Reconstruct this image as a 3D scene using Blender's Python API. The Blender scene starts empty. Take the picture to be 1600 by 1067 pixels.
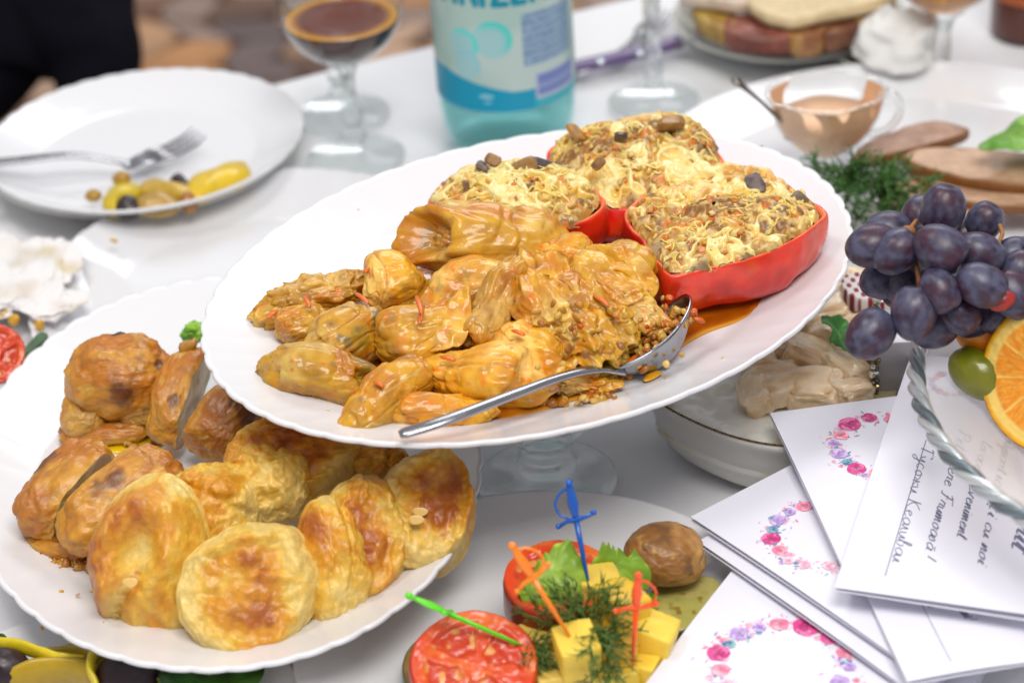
import bpy, bmesh, math, random
import numpy as np
from mathutils import Vector, Matrix

random.seed(7)
R = math.radians
scene = bpy.context.scene
COL = scene.collection

# ---------------------------------------------------------------- camera
CAM_H, PITCH, ROLL, LENS = 0.82, R(31.0), R(-4.0), 85.0
cam_data = bpy.data.cameras.new("camera")
cam_data.lens = LENS
cam_data.sensor_width = 36.0
cam_data.clip_start = 0.05
cam_data.clip_end = 60.0
cam_data.dof.use_dof = True
cam_data.dof.focus_distance = 1.37
cam_data.dof.aperture_fstop = 5.4
cam = bpy.data.objects.new("camera", cam_data)
COL.objects.link(cam)
CAM_ROT = Matrix.Rotation(R(90) - PITCH, 3, 'X') @ Matrix.Rotation(ROLL, 3, 'Z')
cam.matrix_world = Matrix.Translation((0, 0, CAM_H)) @ CAM_ROT.to_4x4()
scene.camera = cam

# ---------------------------------------------------------------- light
scene.view_settings.view_transform = 'Standard'
scene.view_settings.look = 'None'
scene.view_settings.exposure = 0.0
scene.view_settings.gamma = 1.0
world = bpy.data.worlds.new("World")
scene.world = world
world.use_nodes = True
wbg = world.node_tree.nodes["Background"]
wbg.inputs[0].default_value = (0.93, 0.94, 1.0, 1)
wbg.inputs[1].default_value = 0.47


def area_light(name, loc, target, sx, sy, power, color):
    d = bpy.data.lights.new(name, 'AREA')
    d.shape = 'RECTANGLE'
    d.size, d.size_y = sx, sy
    d.energy = power
    d.color = color
    o = bpy.data.objects.new(name, d)
    COL.objects.link(o)
    o.location = loc
    o.rotation_euler = (Vector(target) - Vector(loc)).to_track_quat('-Z', 'Y').to_euler()
    return o


area_light("window_light", (0.5, 3.7, 2.3), (0.0, 1.3, 0.05), 2.0, 1.0, 33, (0.97, 0.98, 1.0))
area_light("ceiling_lamp", (-0.9, 1.2, 2.5), (0.0, 1.3, 0.05), 0.6, 0.6, 15, (1.0, 0.95, 0.88))
area_light("front_fill", (0.3, 0.1, 2.2), (0.0, 1.2, 0.05), 1.2, 0.9, 43, (1.0, 0.97, 0.92))  # unseen fill light, added on the camera side to lift the grey foreground

# ---------------------------------------------------------------- picture to place
FPX = LENS / 36.0 * 1600.0


def ray(u, v):
    return CAM_ROT @ Vector(((u - 800.0) / FPX, -(v - 533.5) / FPX, -1.0))


def P(u, v, z=0.0):
    d = ray(u, v)
    t = (z - CAM_H) / d.z
    return Vector((d.x * t, d.y * t, z))


def PD(u, v, dep):
    return Vector((0, 0, CAM_H)) + ray(u, v) * dep


def dep(u, v, z=0.0):
    return (z - CAM_H) / ray(u, v).z


def S(u, v, z=0.0):
    return dep(u, v, z) / FPX


CAMZ = CAM_ROT @ Vector((0, 0, 1))      # from the scene towards the camera
CAMX = CAM_ROT @ Vector((1, 0, 0))
CAMY = CAM_ROT @ Vector((0, 1, 0))


# ---------------------------------------------------------------- colour
def L(r, g, b):
    f = lambda c: (c / 255.0 / 12.92) if c <= 10 else ((c / 255.0 + 0.055) / 1.055) ** 2.4
    return (f(r), f(g), f(b))


def lerp(a, b, t):
    a = np.asarray(a, float); b = np.asarray(b, float)
    t = np.clip(np.asarray(t, float), 0, 1)[..., None]
    return a * (1 - t) + b * t


def sstep(a, b, x):
    t = np.clip((x - a) / (b - a), 0, 1)
    return t * t * (3 - 2 * t)


# ---------------------------------------------------------------- noise
def _hash(ix, iy, iz, seed):
    with np.errstate(over='ignore'):
        h = ix.astype(np.uint32) * np.uint32(374761393) + iy.astype(np.uint32) * np.uint32(668265263) \
            + iz.astype(np.uint32) * np.uint32(2246822519) + np.uint32((seed * 3266489917) & 0xffffffff)
        h ^= h >> np.uint32(15); h *= np.uint32(2246822519)
        h ^= h >> np.uint32(13); h *= np.uint32(3266489917)
        h ^= h >> np.uint32(16)
    return h.astype(np.float64) / 4294967295.0 * 2 - 1


def vn(p, seed=0):
    p = np.asarray(p, float)
    i = np.floor(p).astype(np.int64)
    f = p - i
    f = f * f * f * (f * (f * 6 - 15) + 10)
    i = (i & 0xffffffff)
    x0, y0, z0 = i[:, 0], i[:, 1], i[:, 2]
    x1, y1, z1 = (x0 + 1) & 0xffffffff, (y0 + 1) & 0xffffffff, (z0 + 1) & 0xffffffff
    fx, fy, fz = f[:, 0], f[:, 1], f[:, 2]
    c = lambda a, b, d: _hash(a, b, d, seed)
    a = c(x0, y0, z0) * (1 - fx) + c(x1, y0, z0) * fx
    b = c(x0, y1, z0) * (1 - fx) + c(x1, y1, z0) * fx
    e = c(x0, y0, z1) * (1 - fx) + c(x1, y0, z1) * fx
    g = c(x0, y1, z1) * (1 - fx) + c(x1, y1, z1) * fx
    return (a * (1 - fy) + b * fy) * (1 - fz) + (e * (1 - fy) + g * fy) * fz


def fbm(p, freq=1.0, octv=4, seed=0, gain=0.5):
    s = 0; a = 1.0; n = 0
    p = np.asarray(p, float) * freq
    for k in range(octv):
        s = s + a * vn(p + 17.3 * k, seed + k * 31); n += a
        a *= gain; p = p * 2.03
    return s / n


def ridge(p, freq=1.0, seed=0, octv=2):
    s = 0; a = 1.0; p = np.asarray(p, float) * freq
    for k in range(octv):
        s = s + a * (1 - np.abs(vn(p + 9.1 * k, seed + 13 * k)) * 2.2); a *= .5; p = p * 2.1
    return s


# ---------------------------------------------------------------- materials
def _mat(name):
    m = bpy.data.materials.new(name)
    m.use_nodes = True
    nt = m.node_tree
    return m, nt, nt.nodes["Principled BSDF"]


def add_bump(nt, b, scale, strength, dist, detail=4.0, stretch=None):
    tc = nt.nodes.new("ShaderNodeTexCoord")
    nz = nt.nodes.new("ShaderNodeTexNoise")
    nz.inputs["Scale"].default_value = scale
    nz.inputs["Detail"].default_value = detail
    if stretch:
        mp = nt.nodes.new("ShaderNodeMapping"); mp.inputs["Scale"].default_value = stretch
        nt.links.new(tc.outputs["Object"], mp.inputs[0]); nt.links.new(mp.outputs[0], nz.inputs["Vector"])
    else:
        nt.links.new(tc.outputs["Object"], nz.inputs["Vector"])
    bp = nt.nodes.new("ShaderNodeBump")
    bp.inputs["Strength"].default_value = strength
    bp.inputs["Distance"].default_value = dist
    nt.links.new(nz.outputs[0], bp.inputs["Height"])
    nt.links.new(bp.outputs[0], b.inputs["Normal"])
    return nz


def M(name, color=None, rough=0.5, metal=0.0, sss=0.0, rad=(1, .5, .25), sscale=0.004, spec=0.5,
      coat=0.0, crough=0.1, bump=None, var=None, roughvar=None, gain=1.0):
    """color None: the colour comes from the mesh attribute Col; var=(scale, amount) varies it finely"""
    m, nt, b = _mat(name)
    if color is None:
        at = nt.nodes.new("ShaderNodeAttribute"); at.attribute_name = "Col"
        csock = at.outputs["Color"]
    else:
        rgb = nt.nodes.new("ShaderNodeRGB"); rgb.outputs[0].default_value = (*color, 1)
        csock = rgb.outputs[0]
    if var:
        tc = nt.nodes.new("ShaderNodeTexCoord")
        nz = nt.nodes.new("ShaderNodeTexNoise")
        nz.inputs["Scale"].default_value = var[0]; nz.inputs["Detail"].default_value = 5
        nt.links.new(tc.outputs["Object"], nz.inputs["Vector"])
        mr = nt.nodes.new("ShaderNodeMapRange")
        mr.inputs[1].default_value = 0.3; mr.inputs[2].default_value = 0.7
        mr.inputs[3].default_value = gain * (1 - var[1]); mr.inputs[4].default_value = gain * (1 + var[1] * .6)
        nt.links.new(nz.outputs[0], mr.inputs[0])
        mx = nt.nodes.new("ShaderNodeVectorMath"); mx.operation = 'SCALE'
        nt.links.new(csock, mx.inputs[0]); nt.links.new(mr.outputs[0], mx.inputs["Scale"])
        csock = mx.outputs[0]
    nt.links.new(csock, b.inputs["Base Color"])
    b.inputs["Roughness"].default_value = rough
    b.inputs["Metallic"].default_value = metal
    b.inputs["Specular IOR Level"].default_value = spec
    if sss:
        b.inputs["Subsurface Weight"].default_value = sss
        b.inputs["Subsurface Radius"].default_value = rad
        b.inputs["Subsurface Scale"].default_value = sscale
    if coat:
        b.inputs["Coat Weight"].default_value = coat
        b.inputs["Coat Roughness"].default_value = crough
    if bump:
        add_bump(nt, b, *bump)
    if roughvar:
        tc = nt.nodes.new("ShaderNodeTexCoord")
        nz = nt.nodes.new("ShaderNodeTexNoise"); nz.inputs["Scale"].default_value = roughvar[0]
        nt.links.new(tc.outputs["Object"], nz.inputs["Vector"])
        mr = nt.nodes.new("ShaderNodeMapRange")
        mr.inputs[1].default_value = .35; mr.inputs[2].default_value = .65
        mr.inputs[3].default_value = roughvar[1]; mr.inputs[4].default_value = roughvar[2]
        nt.links.new(nz.outputs[0], mr.inputs[0]); nt.links.new(mr.outputs[0], b.inputs["Roughness"])
    return m


def thin_glass(name, tint=(1, 1, 1), ior=1.45, rough=0.02, strength=1.0):
    """a thin wall of clear glass: lets light straight through and mirrors at the edge"""
    m = bpy.data.materials.new(name); m.use_nodes = True
    nt = m.node_tree; nt.nodes.clear()
    out = nt.nodes.new("ShaderNodeOutputMaterial")
    tr = nt.nodes.new("ShaderNodeBsdfTransparent"); tr.inputs[0].default_value = (*tint, 1)
    gl = nt.nodes.new("ShaderNodeBsdfGlossy"); gl.inputs["Roughness"].default_value = rough
    gl.inputs[0].default_value = (.95, .97, 1, 1)
    fr = nt.nodes.new("ShaderNodeFresnel")
    ge = nt.nodes.new("ShaderNodeNewGeometry")             # the same mirror on both sides of the thin wall
    mi = nt.nodes.new("ShaderNodeMapRange"); mi.inputs[3].default_value = ior; mi.inputs[4].default_value = 1 / ior
    nt.links.new(ge.outputs["Backfacing"], mi.inputs[0]); nt.links.new(mi.outputs[0], fr.inputs[0])
    mx = nt.nodes.new("ShaderNodeMixShader")
    mu = nt.nodes.new("ShaderNodeMath"); mu.operation = 'MULTIPLY'; mu.inputs[1].default_value = strength
    nt.links.new(fr.outputs[0], mu.inputs[0]); nt.links.new(mu.outputs[0], mx.inputs[0])
    nt.links.new(tr.outputs[0], mx.inputs[1]); nt.links.new(gl.outputs[0], mx.inputs[2])
    nt.links.new(mx.outputs[0], out.inputs[0])
    return m


def solid_glass(name, color=(1, 1, 1), rough=0.0, ior=1.45):
    m, nt, b = _mat(name)
    b.inputs["Base Color"].default_value = (*color, 1)
    b.inputs["Transmission Weight"].default_value = 1.0
    b.inputs["Roughness"].default_value = rough
    b.inputs["IOR"].default_value = ior
    tr = nt.nodes.new("ShaderNodeBsdfTransparent"); tr.inputs[0].default_value = (*color, 1)
    mx = nt.nodes.new("ShaderNodeMixShader"); mx.inputs[0].default_value = .45
    nt.links.new(tr.outputs[0], mx.inputs[1]); nt.links.new(b.outputs[0], mx.inputs[2])
    nt.links.new(mx.outputs[0], nt.nodes["Material Output"].inputs[0])
    return m


def half_clear(name, color, tint, k=.5, rough=.15):
    """a tinted liquid: part lets light straight through, part scatters it"""
    m, nt, b = _mat(name)
    b.inputs["Base Color"].default_value = (*color, 1); b.inputs["Roughness"].default_value = rough
    tr = nt.nodes.new("ShaderNodeBsdfTransparent"); tr.inputs[0].default_value = (*tint, 1)
    mx = nt.nodes.new("ShaderNodeMixShader"); mx.inputs[0].default_value = k
    nt.links.new(tr.outputs[0], mx.inputs[1]); nt.links.new(b.outputs[0], mx.inputs[2])
    nt.links.new(mx.outputs[0], nt.nodes["Material Output"].inputs[0])
    return m


MAT = {}
MAT['porcelain'] = M("white porcelain", (.75, .75, .775), rough=.16, spec=.5, coat=.3, crough=.05)
MAT['plain_china'] = M("plain white china", (.74, .74, .755), rough=.2, spec=.5)
MAT['cream_china'] = M("cream china", (.70, .69, .63), rough=.2)
MAT['steel'] = M("steel", (.36, .36, .38), rough=.24, metal=1.0, roughvar=(60, .18, .34))
MAT['silver'] = M("bright silver", (.62, .66, .70), rough=.2, metal=1.0)
MAT['thin'] = thin_glass("thin clear glass", (.97, .985, .98))
MAT['bowl'] = thin_glass("milky bowl glass", (.97, .98, .985), strength=.8)
_n = MAT['bowl'].node_tree
_d = _n.nodes.new("ShaderNodeBsdfTranslucent"); _d.inputs[0].default_value = (.86, .86, .88, 1)
_e = _n.nodes.new("ShaderNodeBsdfDiffuse"); _e.inputs[0].default_value = (.86, .86, .88, 1)
_a = _n.nodes.new("ShaderNodeMixShader"); _a.inputs[0].default_value = .5
_n.links.new(_d.outputs[0], _a.inputs[1]); _n.links.new(_e.outputs[0], _a.inputs[2])
_m = _n.nodes.new("ShaderNodeMixShader"); _m.inputs[0].default_value = .55
_o = [n for n in _n.nodes if n.type == 'OUTPUT_MATERIAL'][0]
_n.links.new(_o.inputs[0].links[0].from_socket, _m.inputs[1]); _n.links.new(_a.outputs[0], _m.inputs[2]); _n.links.new(_m.outputs[0], _o.inputs[0])
MAT['glass'] = solid_glass("solid clear glass", (.97, .99, .985))
MAT['aqua'] = thin_glass("aqua bottle plastic", L(222, 245, 245), strength=1.0)
MAT['aqua_water'] = half_clear("aqua tinted water", L(170, 232, 230), L(228, 249, 248), .2)
MAT['cabbage'] = M("stewed cabbage leaf", None, gain=0.92, rough=.42, spec=.3, sss=.06, rad=(1, .7, .2), sscale=.003, coat=.50, crough=.10,
                   var=(130, .12), bump=(230, .6, .0015))
MAT['sauce'] = M("tomato oil sauce", None, rough=.1, coat=.5, crough=.04, spec=.6, bump=(170, .2, .001), sss=.1)
MAT['filling'] = M("meat and rice filling", None, gain=0.80, rough=.42, sss=.10, sscale=.002, var=(420, .18), bump=(420, .35, .001), coat=.2)
MAT['cheese'] = M("melted cheese", None, gain=0.84, rough=.34, sss=.3, rad=(1, .7, .3), sscale=.004, coat=.4, crough=.12, var=(200, .06), bump=(200, .15, .0008))
MAT['pepper'] = M("baked red pepper", None, rough=.34, sss=.08, rad=(1, .15, .05), sscale=.005, coat=.35, crough=.2, bump=(75, .3, .002), var=(60, .25))
MAT['pastry'] = M("puff pastry crust", None, gain=0.84, rough=.38, sss=.22, rad=(1, .6, .25), sscale=.004, var=(220, .16), bump=(260, .6, .0018), coat=.22, crough=.22, roughvar=(60, .3, .6))
MAT['chicken'] = M("roast chicken skin", None, gain=0.80, rough=.42, sss=.05, rad=(1, .4, .15), sscale=.003, var=(150, .22), bump=(240, .6, .0014), coat=.22, crough=.2)
MAT['grape'] = M("dark grape skin", None, rough=.4, sss=.08, rad=(1, .3, .6), sscale=.004, var=(60, .3), roughvar=(40, .28, .5), spec=.5)
MAT['fruit'] = M("fruit flesh", None, gain=0.90, rough=.3, sss=.08, rad=(1, .5, .1), sscale=.004, coat=.2, bump=(300, .25, .001), var=(180, .08))
MAT['leaf'] = M("green leaf", None, rough=.42, sss=.15, rad=(.5, 1, .2), sscale=.002, bump=(160, .4, .001), var=(140, .2))
MAT['food'] = M("plain food", None, gain=0.90, rough=.42, sss=.12, sscale=.003, bump=(260, .35, .001), var=(160, .15), coat=.1)
MAT['mushroom'] = M("roast mushroom", None, rough=.38, sss=.08, sscale=.003, coat=.08, crough=.3, bump=(130, .6, .0018), var=(90, .3))
MAT['cubes'] = M("yellow cheese", None, rough=.4, sss=.3, rad=(1, .7, .2), sscale=.006, bump=(120, .2, .001), var=(100, .06))
MAT['paper'] = M("white card", (.78, .775, .86), rough=.6, spec=.3, bump=(900, .06, .0003))
MAT['print'] = M("card print", None, rough=.6, spec=.2)
MAT['ink'] = M("grey ink", L(112, 114, 142), rough=.6)
MAT['linen'] = M("white linen", (.775, .775, .795), rough=.88, spec=.2, bump=(700, .25, .0006), var=(6, .02))
MAT['napkin'] = M("paper napkin", (.72, .715, .69), rough=.9, spec=.15)


def plastic(name, c):
    return M(name, c, rough=.25, sss=.35, rad=(1, 1, 1), sscale=.003, coat=.2)


# ---------------------------------------------------------------- building
def new_obj(name, data):
    o = bpy.data.objects.new(name, data)
    COL.objects.link(o)
    return o


def tag(o, label=None, cat=None, group=None, kind=None):
    if label: o['label'] = label
    if cat: o['category'] = cat
    if group: o['group'] = group
    if kind: o['kind'] = kind
    return o


def thing(name, loc, label, cat, group=None):
    o = new_obj(name, None)
    o.empty_display_size = 0.01
    o.location = loc
    return tag(o, label, cat, group)


def mesh(name, V, F, mat, cols=None, smooth=True, org=(0, 0, 0)):
    V = np.asarray(V, float) - np.asarray(org, float)
    me = bpy.data.meshes.new(name)
    if isinstance(F, np.ndarray): F = F.tolist()
    me.from_pydata(V.tolist(), [], F)
    me.materials.append(mat)
    if smooth:
        me.polygons.foreach_set("use_smooth", [True] * len(me.polygons))
    if cols is not None:
        a = me.attributes.new("Col", 'FLOAT_COLOR', 'POINT')
        c = np.ones((len(V), 4)); cc = np.asarray(cols, float)
        c[:, :3] = cc if cc.ndim == 2 else cc[None, :]
        a.data.foreach_set("color", c.ravel())
    me.update()
    return me


def root_loc(o):
    while o.parent: o = o.parent
    return o.location


def add(name, V, F, mat, parent=None, cols=None, smooth=True, label=None, cat=None, group=None, kind=None, base=None):
    """world-space vertices -> one object; a child sits at its thing's origin"""
    V = np.asarray(V, float)
    if parent is None:
        if base is None:
            base = (V[:, 0].mean(), V[:, 1].mean(), V[:, 2].min())
        o = new_obj(name, mesh(name, V, F, mat, cols, smooth, base))
        o.location = base
    else:
        o = new_obj(name, mesh(name, V, F, mat, cols, smooth, root_loc(parent)))
        o.parent = parent
    return tag(o, label, cat, group, kind)


def inst(name, me, Mw, parent=None, **kw):
    o = new_obj(name, me)
    if parent is not None:
        o.parent = parent
        Mw = Matrix.Translation(-root_loc(parent)) @ Mw
    o.matrix_basis = Mw
    return tag(o, **kw)


class MB:
    def __init__(self): self.V = []; self.F = []; self.C = []; self.n = 0

    def put(self, V, F, col=None):
        V = np.asarray(V, float)
        if isinstance(F, np.ndarray): F = F.tolist()
        self.F.extend([tuple(i + self.n for i in f) for f in F])
        self.V.append(V); self.n += len(V)
        c = np.zeros((len(V), 3)) if col is None else np.broadcast_to(np.asarray(col, float), (len(V), 3))
        self.C.append(c)
        return self

    def add(self, name, mat, parent=None, **kw):
        return add(name, np.concatenate(self.V), self.F, mat, parent, cols=np.concatenate(self.C), **kw)


_ico = {}


def ico(n):
    if n not in _ico:
        bm = bmesh.new()
        bmesh.ops.create_icosphere(bm, subdivisions=n, radius=1)
        _ico[n] = (np.array([v.co[:] for v in bm.verts]), np.array([[v.index for v in f.verts] for f in bm.faces]))
        bm.free()
    return _ico[n][0].copy(), _ico[n][1]


def frame(x, up=(0, 0, 1)):
    """columns: x along the given direction, z as near up as it can be"""
    x = Vector(x).normalized(); up = Vector(up)
    y = up.cross(x)
    if y.length < 1e-5: y = Vector((0, 1, 0)).cross(x)
    y.normalize(); z = x.cross(y)
    return np.array([x[:], y[:], z[:]]).T


def smooth_path(pts, n):
    p = np.asarray([tuple(q) for q in pts], float)
    p = np.vstack([2 * p[0] - p[1], p, 2 * p[-1] - p[-2]])
    k = len(p) - 3
    out = []
    for t in np.linspace(0, k - 1e-6, n):
        i = int(t); f = t - i
        a, b, c, d = p[i], p[i + 1], p[i + 2], p[i + 3]
        out.append(.5 * (2 * b + (c - a) * f + (2 * a - 5 * b + 4 * c - d) * f * f + (3 * b - a - 3 * c + d) * f ** 3))
    return np.array(out)


def closed_path(pts, n):
    p = [tuple(q) for q in pts]
    k = len(p)
    q = np.array(p + p + p, float)
    out = []
    for t in np.linspace(0, k, n, endpoint=False):
        i = int(t); f = t - i
        a, b, c, d = q[k + i - 1], q[k + i], q[k + i + 1], q[k + i + 2]
        out.append(.5 * (2 * b + (c - a) * f + (2 * a - 5 * b + 4 * c - d) * f * f + (3 * b - a - 3 * c + d) * f ** 3))
    return np.array(out)


def tube(path, rad, sides=10, flat=None, up=(0, 0, 1)):
    """rad: number or list; flat=(w,h) multipliers across / along up"""
    p = np.asarray([tuple(q) for q in path], float)
    n = len(p)
    r = np.broadcast_to(np.asarray(rad, float), (n,))
    t = np.gradient(p, axis=0); t /= np.linalg.norm(t, axis=1)[:, None] + 1e-12
    upv = np.asarray(up, float)
    V = []
    for i in range(n):
        s = np.cross(t[i], upv)
        if np.linalg.norm(s) < 1e-3: s = np.cross(t[i], (0.3, 1, 0.1))
        s /= np.linalg.norm(s); w = np.cross(s, t[i])
        a = np.linspace(0, 2 * np.pi, sides, endpoint=False)
        fw, fh = (1, 1) if flat is None else (flat if np.ndim(flat[0]) == 0 else (flat[0][i], flat[1][i]))
        V.append(p[i] + r[i] * (np.cos(a)[:, None] * s * fw + np.sin(a)[:, None] * w * fh))
    V = np.concatenate(V)
    F = []
    for i in range(n - 1):
        for j in range(sides):
            a = i * sides + j; b = i * sides + (j + 1) % sides
            F.append((a, b, b + sides, a + sides))
    F.append(tuple(range(sides))[::-1]); F.append(tuple(range((n - 1) * sides, n * sides)))
    return V, F


def lathe(prof, segs=64, center=(0, 0, 0), cap0=True, cap1=True, mod=None):
    """prof: list of (r, z)"""
    a = np.linspace(0, 2 * np.pi, segs, endpoint=False)
    V = []; n = len(prof)
    for k, (r, z) in enumerate(prof):
        rr = np.full(segs, r)
        if mod: rr = rr * mod(a, z)
        V.append(np.stack([rr * np.cos(a), rr * np.sin(a), np.full(segs, z)], 1))
    V = np.concatenate(V) + np.asarray(tuple(center))
    F = [(i * segs + j, i * segs + (j + 1) % segs, (i + 1) * segs + (j + 1) % segs, (i + 1) * segs + j)
         for i in range(n - 1) for j in range(segs)]
    if cap0: F.append(tuple(range(segs))[::-1])
    if cap1: F.append(tuple(range((n - 1) * segs, n * segs)))
    return V, F


def prof(pts, n=40):
    q = smooth_path([(r, z, 0) for r, z in pts], n)
    return [(max(1e-5, a), b) for a, b, _ in q]


def box(cx, cy, cz, sx, sy, sz, Rm=None, bev=0.0):
    bm = bmesh.new()
    bmesh.ops.create_cube(bm, size=1)
    for v in bm.verts: v.co = Vector((v.co.x * sx, v.co.y * sy, v.co.z * sz))
    if bev: bmesh.ops.bevel(bm, geom=bm.edges[:], offset=bev, segments=2, affect='EDGES', profile=.6)
    V = np.array([v.co[:] for v in bm.verts]); bm.verts.index_update()
    F = [tuple(v.index for v in f.verts) for f in bm.faces]
    bm.free()
    if Rm is not None: V = V @ np.asarray(Rm).T
    return V + np.array([cx, cy, cz]), F


def grid_faces(nu, nv, wrap=False):
    F = []
    for i in range(nu - 1):
        for j in range(nv if wrap else nv - 1):
            k = (j + 1) % nv
            F.append((i * nv + j, i * nv + k, (i + 1) * nv + k, (i + 1) * nv + j))
    return F


def pad(outline, th, rings=10, n=96, rnd=.25, amp=0.0, freq=60, seed=0, dome=0.0, up=(0, 0, 1), smooth_outline=True):
    """a closed slice or puddle: outline (top edge, world), thickness th along -up; returns V, F, t (0 centre..1 rim), istop"""
    o = closed_path(outline, n) if smooth_outline else np.asarray(outline, float)
    n = len(o)
    c = o.mean(0); up = np.asarray(up, float); up = up / np.linalg.norm(up)
    ts = np.linspace(0, 1, rings + 1)[1:] ** .8
    V = [c + up * dome]; T = [0.]; I = [1.]
    def ring(t, zoff):
        v = c + (o - c) * t + up * zoff
        V.extend(v); T.extend([t] * n)
    for t in ts[:-1]:
        ring(t * (1 - rnd * .12), dome * (1 - t * t)); I.extend([1.] * n)
    for k in range(5):                                     # rounded edge
        a = k / 4 * math.pi
        ring(1 - rnd * .12 + rnd * .12 * math.sin(a), -th * .5 * (1 - math.cos(a))); I.extend([1. if k < 2 else 0.] * n)
    for t in ts[:-1][::-1]:
        ring(t * (1 - rnd * .12), -th); I.extend([0.] * n)
    V.append(c - up * th); T.append(0.); I.append(0.)
    V = np.array(V); nr = (len(V) - 2) // n
    if amp:
        V = V + up * (fbm(V, freq, 3, seed) * amp)[:, None]
        V[:, 0] += fbm(V, freq, 2, seed + 5) * amp * .5; V[:, 1] += fbm(V, freq, 2, seed + 9) * amp * .5
    F = [(0, 1 + j, 1 + (j + 1) % n) for j in range(n)]
    for i in range(nr - 1):
        for j in range(n):
            a = 1 + i * n + j; b = 1 + i * n + (j + 1) % n
            F.append((a, a + n, b + n, b))
    l = 1 + (nr - 1) * n; e = len(V) - 1
    F += [(e, l + (j + 1) % n, l + j) for j in range(n)]
    return V, F, np.array(T), np.array(I)


def px(pts, z):
    """picture outline to points on the level z"""
    return [P(u, v, z) for u, v in pts]


def fit_ellipse(pts):
    p = np.array([(q.x, q.y) for q in pts]); m = p.mean(0); q = (p - m) * 5
    x, y = q.T
    D = np.stack([x * x, x * y, y * y, x, y], 1)
    A = np.linalg.lstsq(D, np.ones(len(x)), rcond=None)[0]
    Q = np.array([[A[0], A[1] / 2], [A[1] / 2, A[2]]]); b = A[3:]
    c = -.5 * np.linalg.solve(Q, b)
    k = 1 + c @ Q @ c
    w, v = np.linalg.eigh(Q / k)
    ax = 1 / np.sqrt(w) / 5
    return c / 5 + m, ax[0], ax[1], math.atan2(v[1, 0], v[0, 0])


# ---------------------------------------------------------------- dishes
def dish(name, label, cat, c, z0, a, b, ang=0, rim=.018, flat=.68, scal=56, samp=.008, flute=.0005, th=.0035,
         foot=.45, mat='porcelain', group=None, steep=1.4, parent=None, segs=None):
    """an oval or round plate with a fluted, scalloped rim; c = centre, z0 = underside of the foot"""
    segs = segs or max(128, scal * 8)
    th_ = np.linspace(0, 2 * np.pi, segs, endpoint=False)
    wave = (np.abs(np.sin(th_ * scal / 2)) ** .8 - .6) if scal else np.zeros(segs)
    ts = np.concatenate([np.linspace(0.02, flat, 8), np.linspace(flat, 1, 22)[1:]])
    def prof_z(t):
        s = np.clip((t - flat) / (1 - flat), 0, 1)
        return rim * (s ** steep) * .93 + rim * .07 * sstep(0, .3, s)
    rows = []
    def row(t, dz, wk=1.0):
        s = sstep(flat + .05, 1, t)
        rr = t * (1 + samp * wave * s)
        z = prof_z(np.full(segs, t)) + flute * wave * sstep(flat + .12, 1.0, t) ** 1.5 + dz
        x = rr * a * np.cos(th_); y = rr * b * np.sin(th_)
        ca, sa = math.cos(ang), math.sin(ang)
        rows.append(np.stack([c[0] + x * ca - y * sa, c[1] + x * sa + y * ca, z0 + .006 + z], 1))
    for t in ts: row(t, 0)
    row(1.004, -th * .3); row(1.004, -th * .7)
    for t in ts[::-1]:
        row(t * .997, -th)
        if abs(t - ts[7]) < 1e-9:
            row(foot + .04, -th); row(foot + .02, -th - .0025); row(foot - .02, -th - .0025); row(foot - .04, -th); break
    row(.02, -th)
    V = np.concatenate(rows)
    F = grid_faces(len(rows), segs, True)
    F.append(tuple(range(segs))[::-1]); F.append(tuple(range((len(rows) - 1) * segs, len(rows) * segs)))
    F = [f[::-1] for f in F]
    return add(name, V, F, MAT[mat], parent, label=label, cat=cat, group=group, base=(c[0], c[1], z0))


def blob(center, ax, sub=5, disp=None, Rm=None):
    """ellipsoid half axes ax in the frame Rm; disp(d) gives relative displacement along the radius"""
    d, F = ico(sub)
    r = 1 + (disp(d) if disp is not None else 0)
    v = d * np.asarray(r)[:, None] if np.ndim(r) else d * r
    v = v * np.asarray(ax)
    if Rm is not None: v = v @ np.asarray(Rm).T
    return v + np.asarray(tuple(center)), F, d


def crumbs(mb, pts, size, pal, seed=0, sub=2, elong=.6):
    rng = np.random.default_rng(seed)
    d0, F = ico(sub)
    for p in pts:
        s = size * rng.uniform(.6, 1.35)
        A = rng.normal(size=(3, 3)); Q, _ = np.linalg.qr(A)
        ax = np.array([1 + elong * rng.random(), 1, .75 * rng.uniform(.6, 1.1)]) * s
        r = 1 + .3 * vn(d0 * 1.7 + rng.random(3) * 50, 3)
        mb.put((d0 * r[:, None] * ax) @ Q.T + np.asarray(tuple(p)), F, pal[rng.integers(len(pal))])
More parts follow.
